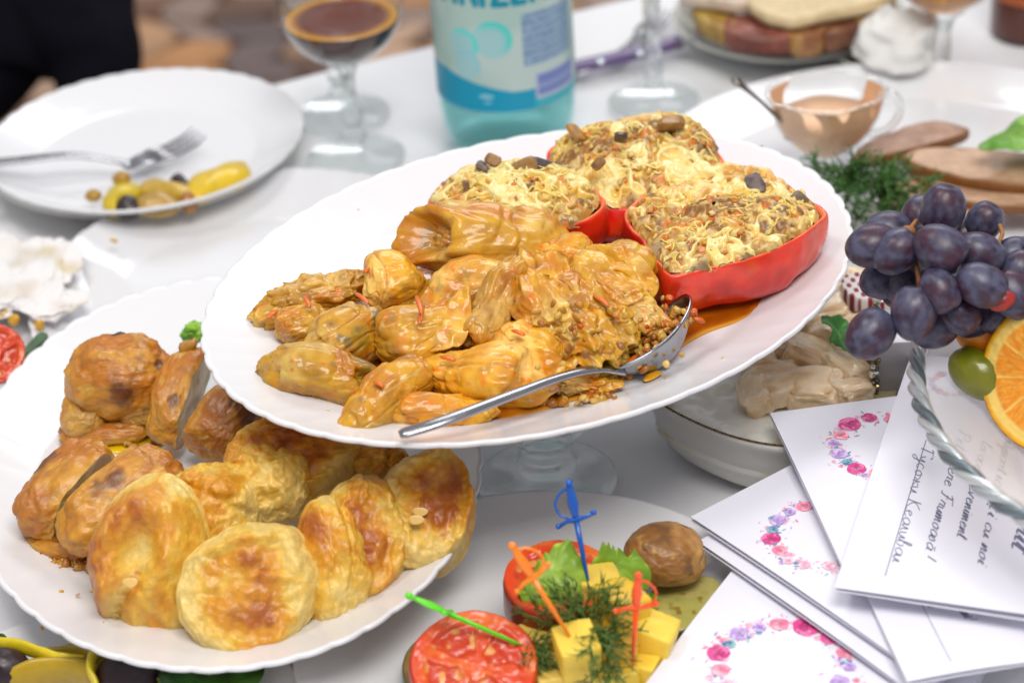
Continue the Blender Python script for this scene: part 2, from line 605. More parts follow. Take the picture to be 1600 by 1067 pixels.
# ================================================================ the setting: floor, table
FLOOR_Z = -0.74
fl = new_obj("floor", None)
fl.location = (0, 3.2, FLOOR_Z)
tag(fl, kind='structure')
V, F = box(0, 3.6, FLOOR_Z - .06, 9, 7.5, .1)
add("mortar_bed", V, F, M("mortar", L(92, 70, 58), rough=.9, bump=(40, .4, .01)), fl)
m_stone = M("paving stone", None, rough=.55, var=(9, .3), bump=(30, .4, .004))
rng = np.random.default_rng(3)
stone_pal = [L(178, 140, 112), L(204, 158, 118), L(140, 102, 78), L(214, 176, 146), L(134, 116, 112), L(208, 150, 98), L(116, 88, 72), L(172, 146, 132)]
G = {}
def gp(i, j):
    if (i, j) not in G: G[(i, j)] = np.array([i * .115 + rng.uniform(-.033, .033) + (j % 2) * .055, j * .088 + rng.uniform(-.024, .024)])
    return G[(i, j)]
for j in range(33, 49):
    for i in range(-12, 4):
        q = [gp(i, j), gp(i + 1, j), gp(i + 1, j + 1), gp(i, j + 1)]
        c = sum(q) / 4
        mid = []
        for k in range(4):
            a, b = q[k], q[(k + 1) % 4]
            mid += [a * .82 + b * .18, a * .18 + b * .82]
        mid = [c + (m - c) * .93 for m in mid]
        zt = FLOOR_Z + rng.uniform(-.003, .003)
        Vt = [(m[0], m[1], zt) for m in mid] + [(*(c + (m - c) * 1.03), zt - .012) for m in mid]
        Ft = [tuple(range(8))] + [(k, k + 8, (k + 1) % 8 + 8, (k + 1) % 8) for k in range(8)]
        add("paving_stone", Vt, Ft, m_stone, fl, cols=np.tile(np.array(stone_pal[rng.integers(8)]) * rng.uniform(.8, 1.15), (16, 1)), smooth=False)

# ---- tablecloth: one sheet, its far edge dropping to the floor side
E0, E1 = P(408, 132), P(672, 66)
ed = (E1 - E0).normalized(); en = Vector((ed.y, -ed.x, 0))
if en.y > 0: en = -en
cu = np.linspace(-1.15, 1.75, 300)
sv = np.concatenate([np.linspace(-.42, -.012, 18), np.linspace(0, .02, 4)[:-1], np.linspace(.02, 1.75, 190)])
UU, VV = np.meshgrid(cu, sv, indexing='ij')
drop = np.where(VV < 0, VV, 0)
X = E0.x + ed.x * UU + en.x * np.maximum(VV, 0); Y = E0.y + ed.y * UU + en.y * np.maximum(VV, 0)
Z = drop.copy()
pp = np.stack([UU.ravel(), VV.ravel() * 1.0, np.zeros(UU.size)], 1)
wr = (fbm(pp, 2.2, 3, 4) * .0035 + fbm(pp * np.array([1, 3.5, 1]), 3.0, 2, 9) * .0016).reshape(UU.shape)
crease = (np.exp(-((UU - .86 + .02 * VV) / .006) ** 2) + np.exp(-((UU - .36) / .006) ** 2) + np.exp(-((VV - .45) / .006) ** 2)) * .0016
Z = Z + np.where(VV >= 0, (wr + crease) - .004, 0)
fold = np.sin(UU * 22 + np.sin(UU * 5) * 2) * .03 * np.clip(-VV / .4, 0, 1)
X -= en.x * fold; Y -= en.y * fold
add("tablecloth", np.stack([X.ravel(), Y.ravel(), Z.ravel()], 1), grid_faces(len(cu), len(sv)), MAT['linen'],
    label="white linen tablecloth spread over the banquet table", cat="tablecloth", base=(E0.x, E0.y, 0))

# ---- dark garment at the far corner
path = smooth_path([PD(-330, 330, 2.36), PD(-190, 170, 2.4), PD(-60, 60, 2.42), PD(20, -40, 2.42), PD(82, -10, 2.41), PD(124, 50, 2.40), PD(148, 120, 2.40), PD(146, 220, 2.40), PD(140, 420, 2.42), PD(140, 700, 2.6)], 60)
rad = np.interp(np.linspace(0, 1, 60), [0, .25, .5, .62, .72, 1], [.10, .085, .075, .048, .04, .05])
V, F = tube(path, rad, 40)
V = np.asarray(V); V += (fbm(V, 14, 3, 6) * .012)[:, None] * np.array([1, -1, 1])
mbg = MB(); mbg.put(V, F, L(17, 16, 24))
path = smooth_path([PD(-300, -260, 2.55), PD(-60, -190, 2.5), PD(0, -60, 2.46), PD(10, 30, 2.44), PD(0, 110, 2.44)], 40)
V, F = tube(path, np.linspace(.16, .085, 40), 36)
V = np.asarray(V); V += (fbm(V, 12, 3, 8) * .014)[:, None] * np.array([1, -1, 1]); mbg.put(V, F, L(17, 16, 24))
mbg.add("dark_garment", M("dark navy cloth", None, rough=.95, spec=.1, bump=(300, .4, .001)),
        label="navy black clothing of a sitter beyond the far table corner", cat="clothing")

# ================================================================ the two stacked plates at the far left
cA = P(228, 236, .012)
dish("dinner_plate", "lower white plate beneath the plate with the fork", "plate", (cA.x, cA.y), 0, .121, .121, 0, rim=.016, scal=40, samp=.006, mat='cream_china', group=None)
cB = P(226, 222, .03)
dish("dinner_plate", "used white plate with fork and pickles, stacked on another plate", "plate", (cB.x, cB.y), .0135, .119, .119, .1, rim=.016, scal=40, samp=.008)
zf = .0265


def fork(pts, z, w, label, tw=.0115, zz=None, group=None):
    t = thing("fork", P(*pts[len(pts) // 2], z), label, "fork", group)
    zs = zz or [z] * len(pts)
    w3 = [P(u, v, q) for (u, v), q in zip(pts, zs)]
    h = smooth_path(w3[:-1], 40)
    x = np.linspace(0, 1, 40)
    V, F = tube(h, w, 12, flat=(np.interp(x, [0, .1, .5, .85, 1], [1.5, 2.0, 1.1, .9, 1.6]), np.interp(x, [0, .5, 1], [.45, .6, .45])))
    add("handle", V, F, MAT['steel'], t)
    a, b = np.array(w3[-2]), np.array(w3[-1])
    d = b - a; l = np.linalg.norm(d); d /= l
    s = np.cross(d, (0, 0, 1)); s /= np.linalg.norm(s)
    V, F = tube([a - d * .006, a + d * l * .12, a + d * l * .38], [tw * .35, tw * .9, tw], 12, flat=(1, .13))
    add("fork_root", V, F, MAT['steel'], t)
    for k in range(4):
        o = s * (k - 1.5) * tw * .56
        bend = np.array([0, 0, 1.0])
        V, F = tube([a + d * l * .3 + o, a + d * l * .6 + o * 1.04 - bend * .002, a + d * l * .85 + o * 1.04, b + o + bend * .004], [.0017, .0016, .0014, .0006], 8)
        add("tine", V, F, MAT['steel'], t)
    return t


fork([(-70, 262), (20, 252), (110, 243), (170, 250), (205, 258), (312, 214)], .03, .0036, "steel fork resting across the used plate at the far left",
     zz=[.045, .043, .042, .036, .031, .033])
pal_y = L(226, 190, 30)
for pts, c, nm, lab in [
    ([(288, 300), (300, 272), (345, 254), (380, 246), (391, 262), (380, 276), (340, 290), (305, 306)], pal_y, "pepper_strip", "long yellow pickled pepper strip nearest the plate rim"),
    ([(158, 312), (178, 284), (215, 282), (216, 300), (186, 314), (176, 326)], L(214, 186, 40), "pepper_piece", "bent yellow pepper piece at the left of the leftovers"),
    ([(212, 290), (232, 276), (262, 282), (300, 288), (300, 304), (262, 300), (230, 296)], L(206, 170, 66), "onion_strip", "pale yellow pickle strip in the middle of leftovers"),
    ([(212, 320), (218, 304), (245, 300), (275, 304), (276, 318), (240, 324)], L(182, 144, 66), "mushroom_slice", "tan pickled mushroom slice at the front of leftovers"),
    ([(178, 320), (190, 306), (214, 308), (218, 320), (196, 326)], L(46, 34, 34), "olive_half", "dark olive half among yellow leftovers, front one"),
    ([(264, 280), (272, 272), (290, 274), (292, 282), (276, 284)], L(48, 36, 44), "olive_half", "dark olive half behind the yellow leftovers"),
    ([(280, 306), (300, 300), (306, 310), (288, 316)], L(170, 110, 40), "pickle_scrap", "small brown scrap beside the yellow pepper strip"),
]:
    V, F, T, I = pad(px(pts, zf + .006), .010, rings=4, n=40, rnd=1.6, amp=.0015, freq=90, seed=len(lab), dome=.004)
    add(nm, V, F, MAT['fruit'], cols=np.tile(c, (len(V), 1)) * (1 + .15 * fbm(V, 200, 2, 3))[:, None], label=lab, cat="leftover")
for (u, v, r, lab) in [(146, 306, .0055, "round tan pickled mushroom at the left end of leftovers"), (190, 279, .0062, "round tan pickled mushroom above the bent pepper piece")]:
    V, F, d = blob(P(u, v, zf + r), (r * 1.1, r, r * .8), 4, lambda d: .08 * fbm(d, 2, 2, 4))
    add("pickled_mushroom", V, F, MAT['fruit'], cols=np.tile(L(176, 136, 44), (len(V), 1)), label=lab, cat="leftover")

# ================================================================ goblets
m_cognac = M("brown drink", L(70, 20, 6), rough=.03, spec=.5)
m_cognac.node_tree.nodes["Principled BSDF"].inputs["Transmission Weight"].default_value = .2
m_amber = M("amber drink", L(206, 136, 34), rough=.03)
m_amber.node_tree.nodes["Principled BSDF"].inputs["Transmission Weight"].default_value = .7


def goblet(c, label, rf=.038, stem=.078, rb=.047, hb=.085, drink=None, level=.5, group="stemmed glasses on the table", rs=.006, knots=True, surf=None):
    g = thing("wine_glass", (c.x, c.y, 0), label, "glass", group)
    c0 = (c.x, c.y, 0)
    kn = [(rs * 1.7, .018), (rs * 1.1, .026), (rs * 1.6, .036), (rs, .046)] if knots else [(rs, .03), (rs * .9, .05)]
    pf = prof([(.001, .006), (rf * .5, .0035), (rf * .97, .0022), (rf, .0012)], 20) + [(rf * .98, .0003), (.001, .0002)]
    top = prof([(rf * .5, .0045), (rf * .22, .010)] + kn + [(rs * .95, stem - .012), (rs * 1.6, stem), (rs * 2.4, stem + .004)], 40)
    V, F = lathe([(.0008, .0003), (rf * .98, .0003), (rf, .0012), (rf * .97, .0025)] + top + [(.0008, stem + .005)], 64, c0)
    add("stem", V, F, MAT['glass'], g)
    bp = prof([(rs * 1.2, stem + .003), (rb * .55, stem + .010), (rb * .86, stem + hb * .3), (rb, stem + hb * .58), (rb * .95, stem + hb * .85), (rb * .88, stem + hb)], 40)
    V, F = lathe(bp, 72, c0, cap0=False, cap1=False)
    add("bowl", V, F, MAT['thin'], g)
    if drink:
        zt = stem + hb * level
        ip = [(max(r - .0016, .0005), z + .0012) for r, z in bp if z < zt]
        V, F = lathe(ip + [(ip[-1][0] * .6, ip[-1][1]), (ip[-1][0] * .1, ip[-1][1])], 72, c0)
        add("drink", V, F, drink, g)
        if surf:
            V, F, T, I = pad([(c.x + ip[-1][0] * .985 * math.cos(w), c.y + ip[-1][0] * .985 * math.sin(w), zt + .0009) for w in np.linspace(0, 6.2832, 33)[:-1]], .0006, rings=10, n=64, rnd=.2)
            add("drink_surface", V, F, M("drink surface", None, rough=.04), g, cols=lerp(np.tile(surf[0], (len(V), 1)), surf[1], sstep(.72, 1, T)))
    return g


goblet(P(556, 246), "short stemmed glass half full of dark brown drink", drink=m_cognac, level=.42, surf=(L(98, 38, 12), L(206, 144, 14)))
goblet(P(535, 180), "empty stemmed glass standing behind the dark brown drink", rb=.043, hb=.08)
goblet(P(1022, 160), "slim stemmed clear glass between water bottle and bread plate", rf=.036, rs=.0075, stem=.10, knots=False)
goblet(P(1470, 128), "stemmed glass of amber drink near the far right corner", rf=.033, stem=.056, rb=.042, hb=.075, drink=m_amber, level=.45, knots=False, rs=.007)

# ================================================================ the water bottle
bc = P(797, 214); br = .0525
bt = thing("water_bottle", (bc.x, bc.y, 0), "large turquoise water bottle with a printed label", "bottle")
zl0, zl1 = .046, .215
body = prof([(br * .70, .0008), (br * .86, .004), (br * .95, .016), (br * .985, .032), (br * .99, .04)], 24) + \
    [(br * .965, .0425), (br * .965, .0445), (br * .985, .046), (br * .985, .215)] + \
    prof([(br, .218), (br * .98, .24), (br * .8, .275), (br * .42, .305), (br * .27, .32), (br * .27, .338)], 24)
V, F = lathe(body, 96, (bc.x, bc.y, 0))
add("bottle_wall", V, F, MAT['aqua'], bt)
inner = [(r * .955, z + .002) for r, z in body if z < .27]
V, F = lathe(inner, 72, (bc.x, bc.y, 0))
add("water", V, F, MAT['aqua_water'], bt)
V, F = lathe([(br * .31, .325), (br * .32, .328), (br * .32, .346), (br * .29, .35)], 48, (bc.x, bc.y, 0))
add("cap", V, F, plastic("blue cap", L(30, 110, 190)), bt)
# printed label: angle th measured so that 0 faces the camera, + to the right
nth, nz = 420, 240
ths = np.linspace(-math.pi, math.pi, nth); zs = np.linspace(zl0, zl1, nz)
TH, ZZ = np.meshgrid(ths, zs, indexing='ij')
Vl = np.stack([bc.x + br * 1.004 * np.sin(TH), bc.y - br * 1.004 * np.cos(TH), ZZ], -1).reshape(-1, 3)
th_, z_ = TH.ravel(), ZZ.ravel()
col = np.tile(np.array(L(168, 196, 188)), (len(th_), 1))
a_ = th_ * br; q = np.stack([a_, z_], 1)
col = lerp(col, L(196, 208, 206), sstep(.2, .6, fbm(np.stack([a_, z_, 0 * a_], 1), 30, 2, 3) + .3) * .6)
def paint(mask, c, k=1.0):
    global col
    col = lerp(col, c, np.clip(mask, 0, 1) * k)
# bubbles
for (x0, z0, r0, c0) in [(-.009, .1035, .0145, L(60, 206, 196)), (-.032, .0985, .012, L(70, 214, 206)), (-.030, .083, .011, L(140, 196, 208))]:
    dd = np.hypot(a_ - x0, (z_ - z0)) / r0
    paint(sstep(1.05, .95, dd), L(150, 200, 205), .8)
    paint(sstep(1.08, .98, dd) * sstep(.45, 1.0, dd) * sstep(-.6, .9, (a_ - x0 + (z_ - z0)) / r0), c0, 1)
# text block
tb = sstep(.0130, .0136, a_) * sstep(.0620, .0600, a_) * sstep(.080, .081, z_) * sstep(.1225, .122, z_)
paint(tb, L(128, 160, 190), .75)
paint(tb * (np.sin(z_ * 2 * np.pi / .0024) > .1) * (vn(np.stack([a_ * 900, np.floor(z_ / .0024) * 3.7, a_ * 0], 1), 2) > -.35), L(78, 106, 160), .75)
# wave band at the foot
wv = .071 - .16 * (a_ + .045) * np.where(a_ < .02, 1, .9) + .6 * np.clip(a_ - .01, 0, 1) ** 1.5
paint((z_ < .0755 - .24 * np.clip(a_ + .052, 0, .058)) * (a_ < .0225) * (a_ > -.08), L(0, 150, 184), 1)
paint((z_ < .0525) * (a_ > .02), L(20, 170, 190), .9)
paint(sstep(1, .9, np.hypot((a_ + .016) / .006, (z_ - .0585) / .0018)), L(150, 205, 220), .8)
paint(sstep(1, .9, np.hypot((a_ + .015) / .0035, (z_ - .0538) / .0011)), L(150, 205, 220), .6)
# barcode box
bb = sstep(.0205, .0225, a_) * sstep(.066, .064, a_) * (z_ > .0535) * (z_ < .0735)
paint(bb, L(176, 182, 206), 1)
bb2 = (a_ > .0235) * (a_ < .062) * (z_ > .0555) * (z_ < .0715)
paint(bb2, L(104, 122, 186), .9)
paint(bb2 * (np.abs(z_ - .0625) < .0022), L(150, 160, 200), .7)
# large letters, only their feet inside the frame
rngL = np.random.default_rng(5)
let = np.zeros(len(a_))
def stroke(x0, z0, x1, z1, w):
    d = np.stack([a_ - x0, z_ - z0], 1); e = np.array([x1 - x0, z1 - z0]); t = np.clip(d @ e / (e @ e), 0, 1)
    return sstep(w * 1.1, w * .85, np.hypot(*(d - t[:, None] * e).T))
LB = .1315
def glyph(x, g):
    s = 0; h = .026; w = .0026
    segs = {'A': [(0, 0, .45, 1), (.9, 0, .45, 1), (.2, .4, .7, .4)], 'N': [(0, 0, 0, 1), (0, 1, .8, 0), (.8, 0, .8, 1)], 'I': [(0, 0, 0, 1)],
            'E': [(0, 0, 0, 1), (0, 0, .6, 0), (0, .5, .5, .5), (0, 1, .6, 1)], 'Z': [(0, 1, .7, 1), (.7, 1, 0, 0), (0, 0, .7, 0)],
            'U': [(0, 1, 0, .15), (0, .15, .35, 0), (.35, 0, .7, .15), (.7, .15, .7, 1)], 'R': [(0, 0, 0, 1), (0, 1, .6, .8), (.6, .8, 0, .5), (.1, .5, .65, 0)]}
    for x0, z0, x1, z1 in segs[g]:
        s = np.maximum(s, stroke(x + x0 * .013, LB + z0 * h, x + x1 * .013, LB + z1 * h, w))
    return s
for x, g in [(-.048, 'A'), (-.030, 'N'), (-.014, 'I'), (-.006, 'Z'), (.009, 'E'), (.023, 'A')]:
    let = np.maximum(let, glyph(x, g))
paint(let, L(0, 138, 162), 1)
add("label", Vl, grid_faces(nth, nz), M("printed label", None, rough=.35), bt, cols=col)

# ================================================================ knife and fork by the bottle
kn = thing("table_knife", P(1030, 75, .003), "table knife with a lilac grey handle pointing to the bread plate", "knife")
h = smooth_path([P(880, 110, .006), P(960, 92, .007), P(1062, 66, .008)], 20)
V, F = tube(h, .0085, 12, flat=(1, .6)); add("handle", V, F, M("lilac handle", L(104, 82, 128), rough=.3, coat=.4), kn)
for (u, v) in [(938, 97), (1000, 84)]:
    V, F, d = blob(P(u, v, .0105), (.0042, .0042, .002), 3); add("rivet", V, F, MAT['silver'], kn)
V, F = tube([P(1054, 69, .010), P(1085, 60, .018), P(1120, 42, .029), P(1152, 26, .036)], [.005, .0095, .010, .006], 12, flat=(1, .14))
add("blade", V, F, MAT['steel'], kn)
fork([(900, 116), (935, 100), (968, 82), (985, 68), (1000, 52), (1040, 22)], .005, .0032, "steel fork lying behind the lilac handled knife", tw=.009)

# ================================================================ bread and meat plates at the far edge
cc = P(1232, 34, .01)
dish("dinner_plate", "lower plate of the pair under the cheese and meat slices", "plate", (cc.x, cc.y), 0, .094, .094, 0, rim=.014, scal=0, mat='cream_china')
cc = P(1228, 18, .025)
dish("dinner_plate", "upper plate carrying pale cheese slabs and dark meat slices", "plate", (cc.x, cc.y), .014, .086, .086, 0, rim=.014, scal=0, mat='cream_china')
def slab(name, pts, z, th, c1, c2, label, cat, mat='food', rnd=.5, amp=.001, seed=0, n=72, dome=.0, rimcol=None, rimw=.12, freq=60):
    V, F, T, I = pad(px(pts, z), th, rings=8, n=n, rnd=rnd, amp=amp, freq=freq, seed=seed, dome=dome)
    c = lerp(np.tile(c1, (len(V), 1)), c2, sstep(-.4, .5, fbm(V, 90, 3, seed + 2)))
    if rimcol is not None: c = lerp(c, rimcol, np.maximum(sstep(1 - rimw, 1 - rimw * .3, T + fbm(V, 120, 2, 7) * .03), (I < .5)))
    return add(name, V, F, MAT[mat], cols=c, label=label, cat=cat)
for k, (pts, c1, c2, nm, lab) in enumerate([
    ([(1130, 30), (1180, 20), (1235, 28), (1238, 55), (1180, 60), (1140, 52)], L(150, 84, 66), L(116, 60, 50), "meat_slice", "reddish ham slice at the left front of the far plate"),
    ([(1215, 30), (1265, 26), (1290, 40), (1280, 56), (1235, 60)], L(176, 130, 70), L(140, 84, 50), "meat_slice", "tan and brown ham slice in the middle of the far plate"),
    ([(1275, 30), (1330, 16), (1352, 26), (1330, 46), (1290, 54)], L(104, 60, 46), L(136, 84, 46), "meat_slice", "dark brown meat slice at the right front of the far plate"),
    ([(1335, 10), (1385, -4), (1400, 6), (1370, 26), (1340, 34)], L(190, 150, 60), L(150, 110, 50), "meat_slice", "yellowish meat slice at the right end of the far plate"),
    ([(1080, 10), (1120, 4), (1150, 20), (1140, 44), (1105, 36)], L(196, 160, 70), L(150, 110, 60), "meat_slice", "golden edged meat slice at the left end of the far plate"),
]):
    slab(nm, pts, .046, .016, c1, c2, lab, "meat slice", seed=k, amp=.003)
slab("cheese_slab", [(1060, -14), (1110, -2), (1160, 4), (1190, -10), (1180, -50), (1090, -60)], .058, .010, L(226, 206, 190), L(214, 190, 170), "pale pinkish cheese slab at the left of the far plate", "cheese", rnd=.3)
slab("cheese_slab", [(1170, 6), (1230, 28), (1300, 16), (1395, -8), (1400, -50), (1240, -80), (1180, -40)], .060, .010, L(228, 204, 160), L(220, 196, 150), "large cream cheese slab on top of the far plate", "cheese", rnd=.3, seed=4)

cc = P(1388, 84, .01)
dish("saucer", "small white saucer holding a crumpled paper napkin", "saucer", (cc.x, cc.y), 0, .043, .043, 0, rim=.01, scal=0, mat='cream_china', foot=.4)


def crumple(c, ax, seed, label, name="paper_napkin", mat='napkin', tint=None, cat="napkin"):
    d, F = ico(6)
    f = ridge(d + seed, 1.2, seed, 2) * .16 + fbm(d, 1.2, 2, seed + 3) * .35
    v = d * (1 + f)[:, None] * np.asarray(ax)
    v[:, 2] = np.maximum(v[:, 2], -ax[2] * .55)
    V = v + np.asarray(tuple(c))
    return add(name, V, F, MAT[mat], label=label, cat=cat)


crumple(P(1405, 66, .03), (.030, .030, .026), 4, "crumpled off white paper napkin on the small saucer")

# brown bottle, far right corner
bb = P(1614, 40)
b2 = thing("brown_bottle", (bb.x, bb.y, 0), "brown glass bottle cut by the right edge, dark base", "bottle")
V, F = lathe(prof([(.028, .0005), (.034, .004), (.035, .012), (.035, .15), (.03, .17), (.013, .2), (.013, .24)], 50), 64, (bb.x, bb.y, 0))
add("bottle_wall", V, F, M("brown bottle glass", L(84, 36, 20), rough=.08, coat=.4), b2)
V, F = lathe([(.0353, .030), (.0355, .031), (.0355, .12), (.0353, .121)], 64, (bb.x, bb.y, 0), cap0=False, cap1=False)
add("label", V, F, M("orange brown label", L(176, 92, 46), rough=.5), b2)
# ================================================================ roast meat platter, sauce boat (right rear)
cc = P(1420, 262, .012)
dish("serving_platter", "large white platter of roast meat slices and dill behind the grapes", "platter", (cc.x, cc.y), 0, .19, .165, 0, rim=.014, flat=.74, scal=0, segs=160)
mz = .024
meat1, meat2, rind = L(206, 168, 136), L(182, 142, 112), L(132, 80, 28)
slab("roast_slice", [(1330, 246), (1352, 222), (1400, 202), (1460, 188), (1508, 196), (1512, 206), (1470, 222), (1410, 236), (1350, 250)], mz + .012, .008, L(186, 148, 124), L(166, 126, 104), "narrow roast meat slice just right of the sauce boat", "meat slice", rimcol=rind, amp=.0012)
slab("roast_slice", [(1408, 244), (1432, 231), (1480, 230), (1540, 233), (1620, 240), (1690, 250), (1660, 286), (1590, 288), (1500, 276), (1440, 260)], mz + .016, .009, meat1, meat2, "large roast meat slice lying on top at the right edge", "meat slice", rimcol=rind, seed=2)
slab("roast_slice", [(1420, 264), (1480, 274), (1560, 288), (1650, 288), (1660, 316), (1560, 320), (1490, 308)], mz + .008, .008, meat1, meat2, "roast meat slice tucked under the large slice, closest to grapes", "meat slice", rimcol=rind, seed=3)
slab("roast_slice", [(1375, 300), (1420, 278), (1480, 296), (1540, 320), (1530, 352), (1430, 360), (1385, 340)], mz + .002, .008, L(216, 176, 146), L(198, 150, 120), "pale pink roast slice half hidden by dill and grapes", "meat slice", rimcol=L(190, 110, 70), seed=5)

sb = P(1290, 252, .022)
gb = thing("sauce_boat", (sb.x, sb.y, .0205), "small glass sauce boat smeared with pink beige sauce", "sauce boat")
sc = (sb.x, sb.y, .0205)
sbm = lambda a, z: 1 + .10 * np.cos(2 * a) + .05 * np.cos(4 * a)
spf = prof([(.016, .0005), (.017, .003), (.012, .006), (.018, .012), (.029, .026), (.035, .042), (.0375, .056)], 40)
V, F = lathe(spf, 72, sc, cap1=False, mod=sbm); add("bowl", V, F, MAT['thin'], gb)
V, F = tube([np.array(sc) + (.0375 * sbm(a, 0) * np.cos(a), .0375 * sbm(a, 0) * np.sin(a), .056) for a in np.linspace(0, 2 * np.pi, 73)], .0013, 8); add("rim", V, F, MAT['glass'], gb)
m_sauce = M("pink beige sauce", L(224, 178, 138), rough=.35, sss=.2, sscale=.004, var=(50, .12))
ip = [(r * .95, z + .001) for r, z in spf if .009 < z < .040]
V, F = lathe(ip + [(.012, .0395), (.001, .0395)], 72, sc, mod=sbm); add("sauce", V, F, m_sauce, gb)
ns, nsz = 360, 60
A_, Z_ = np.meshgrid(np.linspace(0, 2 * np.pi, ns, endpoint=False), np.linspace(.036, .055, nsz))
rr = np.interp(Z_, [z for r, z in spf], [r for r, z in spf]) * .965 * sbm(A_, 0)
Vs = np.stack([sc[0] + rr * np.cos(A_), sc[1] + rr * np.sin(A_), sc[2] + Z_], -1).reshape(-1, 3)
msk = vn(np.stack([np.cos(A_.ravel()) * 2.6, np.sin(A_.ravel()) * 2.6, Z_.ravel() * 30], 1), 5) - (Z_.ravel() - .036) / .019 * .25 > -.06
Fs = [f for f in grid_faces(nsz, ns, True) if msk[list(f)].all()]
add("sauce_smear", Vs, Fs, m_sauce, gb, kind='stuff')
hd = [np.array(sc) + (.036, .0, .05), np.array(sc) + (.048, -.004, .052), np.array(sc) + (.052, -.006, .04), np.array(sc) + (.044, -.004, .026), np.array(sc) + (.031, .0, .020)]
V, F = tube(smooth_path(hd, 30), .0028, 10); add("handle", V, F, MAT['glass'], gb)
sp = thing("teaspoon", P(1180, 155, .07), "dark teaspoon handle leaning out of the sauce boat", "spoon")
V, F = tube(smooth_path([P(1145, 122, .098), P(1160, 135, .093), P(1190, 160, .078), P(1215, 184, .066), P(1245, 208, .05)], 30), np.interp(np.linspace(0, 1, 30), [0, .08, .5, 1], [.0022, .0042, .0022, .0022]), 10, flat=(1, .6))
add("handle", V, F, M("tarnished steel", L(120, 112, 104), rough=.3, metal=1), sp)
V, F, d = blob(P(1250, 212, .046), (.012, .009, .003), 3); add("spoon_bowl", V, F, MAT['steel'], sp)


def dill(name, label, root, tips, seed, col=L(52, 98, 40), nr=.0005, nl=.012, dens=16, stem=.0008, cat="dill", bush=1.0):
    rg = np.random.default_rng(seed)
    mb = MB()
    c1 = np.array(col)
    for tip in tips:
        a, b = np.array(tuple(root)), np.array(tuple(tip))
        mid = (a + b) / 2 + rg.normal(size=3) * .004
        pth = smooth_path([a, mid, b], 14)
        V, F = tube(pth, np.linspace(stem, stem * .4, 14), 5); mb.put(V, F, c1 * .9)
        d = (b - a) / np.linalg.norm(b - a)
        for k in range(dens):
            t = rg.uniform(.1, 1); p = pth[int(t * 13)]
            s = rg.normal(size=3); s[2] *= .7; s -= d * (s @ d) * .6; s /= np.linalg.norm(s)
            l = nl * rg.uniform(.5, 1.2) * bush
            q = p + (s * .8 + d * .6) * l
            V, F = tube([p, (p + q) / 2 + rg.normal(size=3) * l * .08, q], [nr, nr * .9, nr * .5], 4); mb.put(V, F, c1 * rg.uniform(.7, 1.35))
            for _ in range(5):
                t2 = rg.uniform(.25, 1); p2 = p * (1 - t2) + q * t2
                s2 = rg.normal(size=3); s2 /= np.linalg.norm(s2)
                q2 = p2 + (s2 * .7 + d * .4 + s * .3) * l * .45
                V, F = tube([p2, q2], [nr * .9, nr * .4], 4); mb.put(V, F, c1 * rg.uniform(.7, 1.4))
    return mb.add(name, MAT['leaf'], label=label, cat=cat)


dill("dill_sprig", "dark green dill sprig beside the glass sauce boat", P(1330, 300, .03),
     [P(1262, 262, .045), P(1285, 275, .05), P(1320, 262, .055), P(1350, 258, .05), P(1300, 330, .035), P(1340, 345, .035), P(1380, 280, .055), P(1400, 262, .045), P(1320, 300, .06)], 3, col=L(58, 98, 34), nl=.020, dens=17, nr=.0007)
dill("dill_sprig", "dark green dill sprig lying over the pale roast slice", P(1360, 300, .035),
     [P(1440, 292, .045), P(1452, 300, .045), P(1420, 320, .04), P(1430, 275, .05), P(1400, 330, .04), P(1395, 345, .035)], 5, col=L(62, 102, 36), nl=.018, dens=15, nr=.0007)


def leaf_sheet(name, label, outline, z, c1, c2, amp=.006, freq=40, seed=0, th=.0008, cat="leaf", lift=.0, edge=.0, n=120):
    """a leaf: one wavy closed skin; outline in picture points on level z (or 3-tuples with own z)"""
    o = [P(*q[:2], q[2] if len(q) > 2 else z) for q in outline]
    V, F, T, I = pad(o, th, rings=14, n=n, rnd=.1, dome=lift)
    w = fbm(V * np.array([1, 1, 0]), freq, 3, seed) * amp * (.3 + .7 * T)
    ang = np.arctan2(V[:, 1] - V[0, 1], V[:, 0] - V[0, 0])
    w += edge * (1.4 * vn(V * np.array([1, 1, 0]) * 170, seed + 2) + .5 * np.sin(ang * 11 + 5 * fbm(V, 60, 2, seed))) * T ** 3
    V[:, 2] += w
    c = lerp(np.tile(c1, (len(V), 1)), c2, sstep(-.3, .4, fbm(V, 70, 3, seed + 4)))
    return add(name, V, F, MAT['leaf'], cols=c, label=label, cat=cat)


leaf_sheet("lettuce_leaf", "bright green lettuce leaf at the right edge behind roast slices", [(1528, 226), (1560, 208), (1588, 186), (1640, 190), (1660, 232), (1600, 238), (1560, 236)], .06, L(92, 146, 34), L(124, 172, 52), amp=.008, lift=.004)

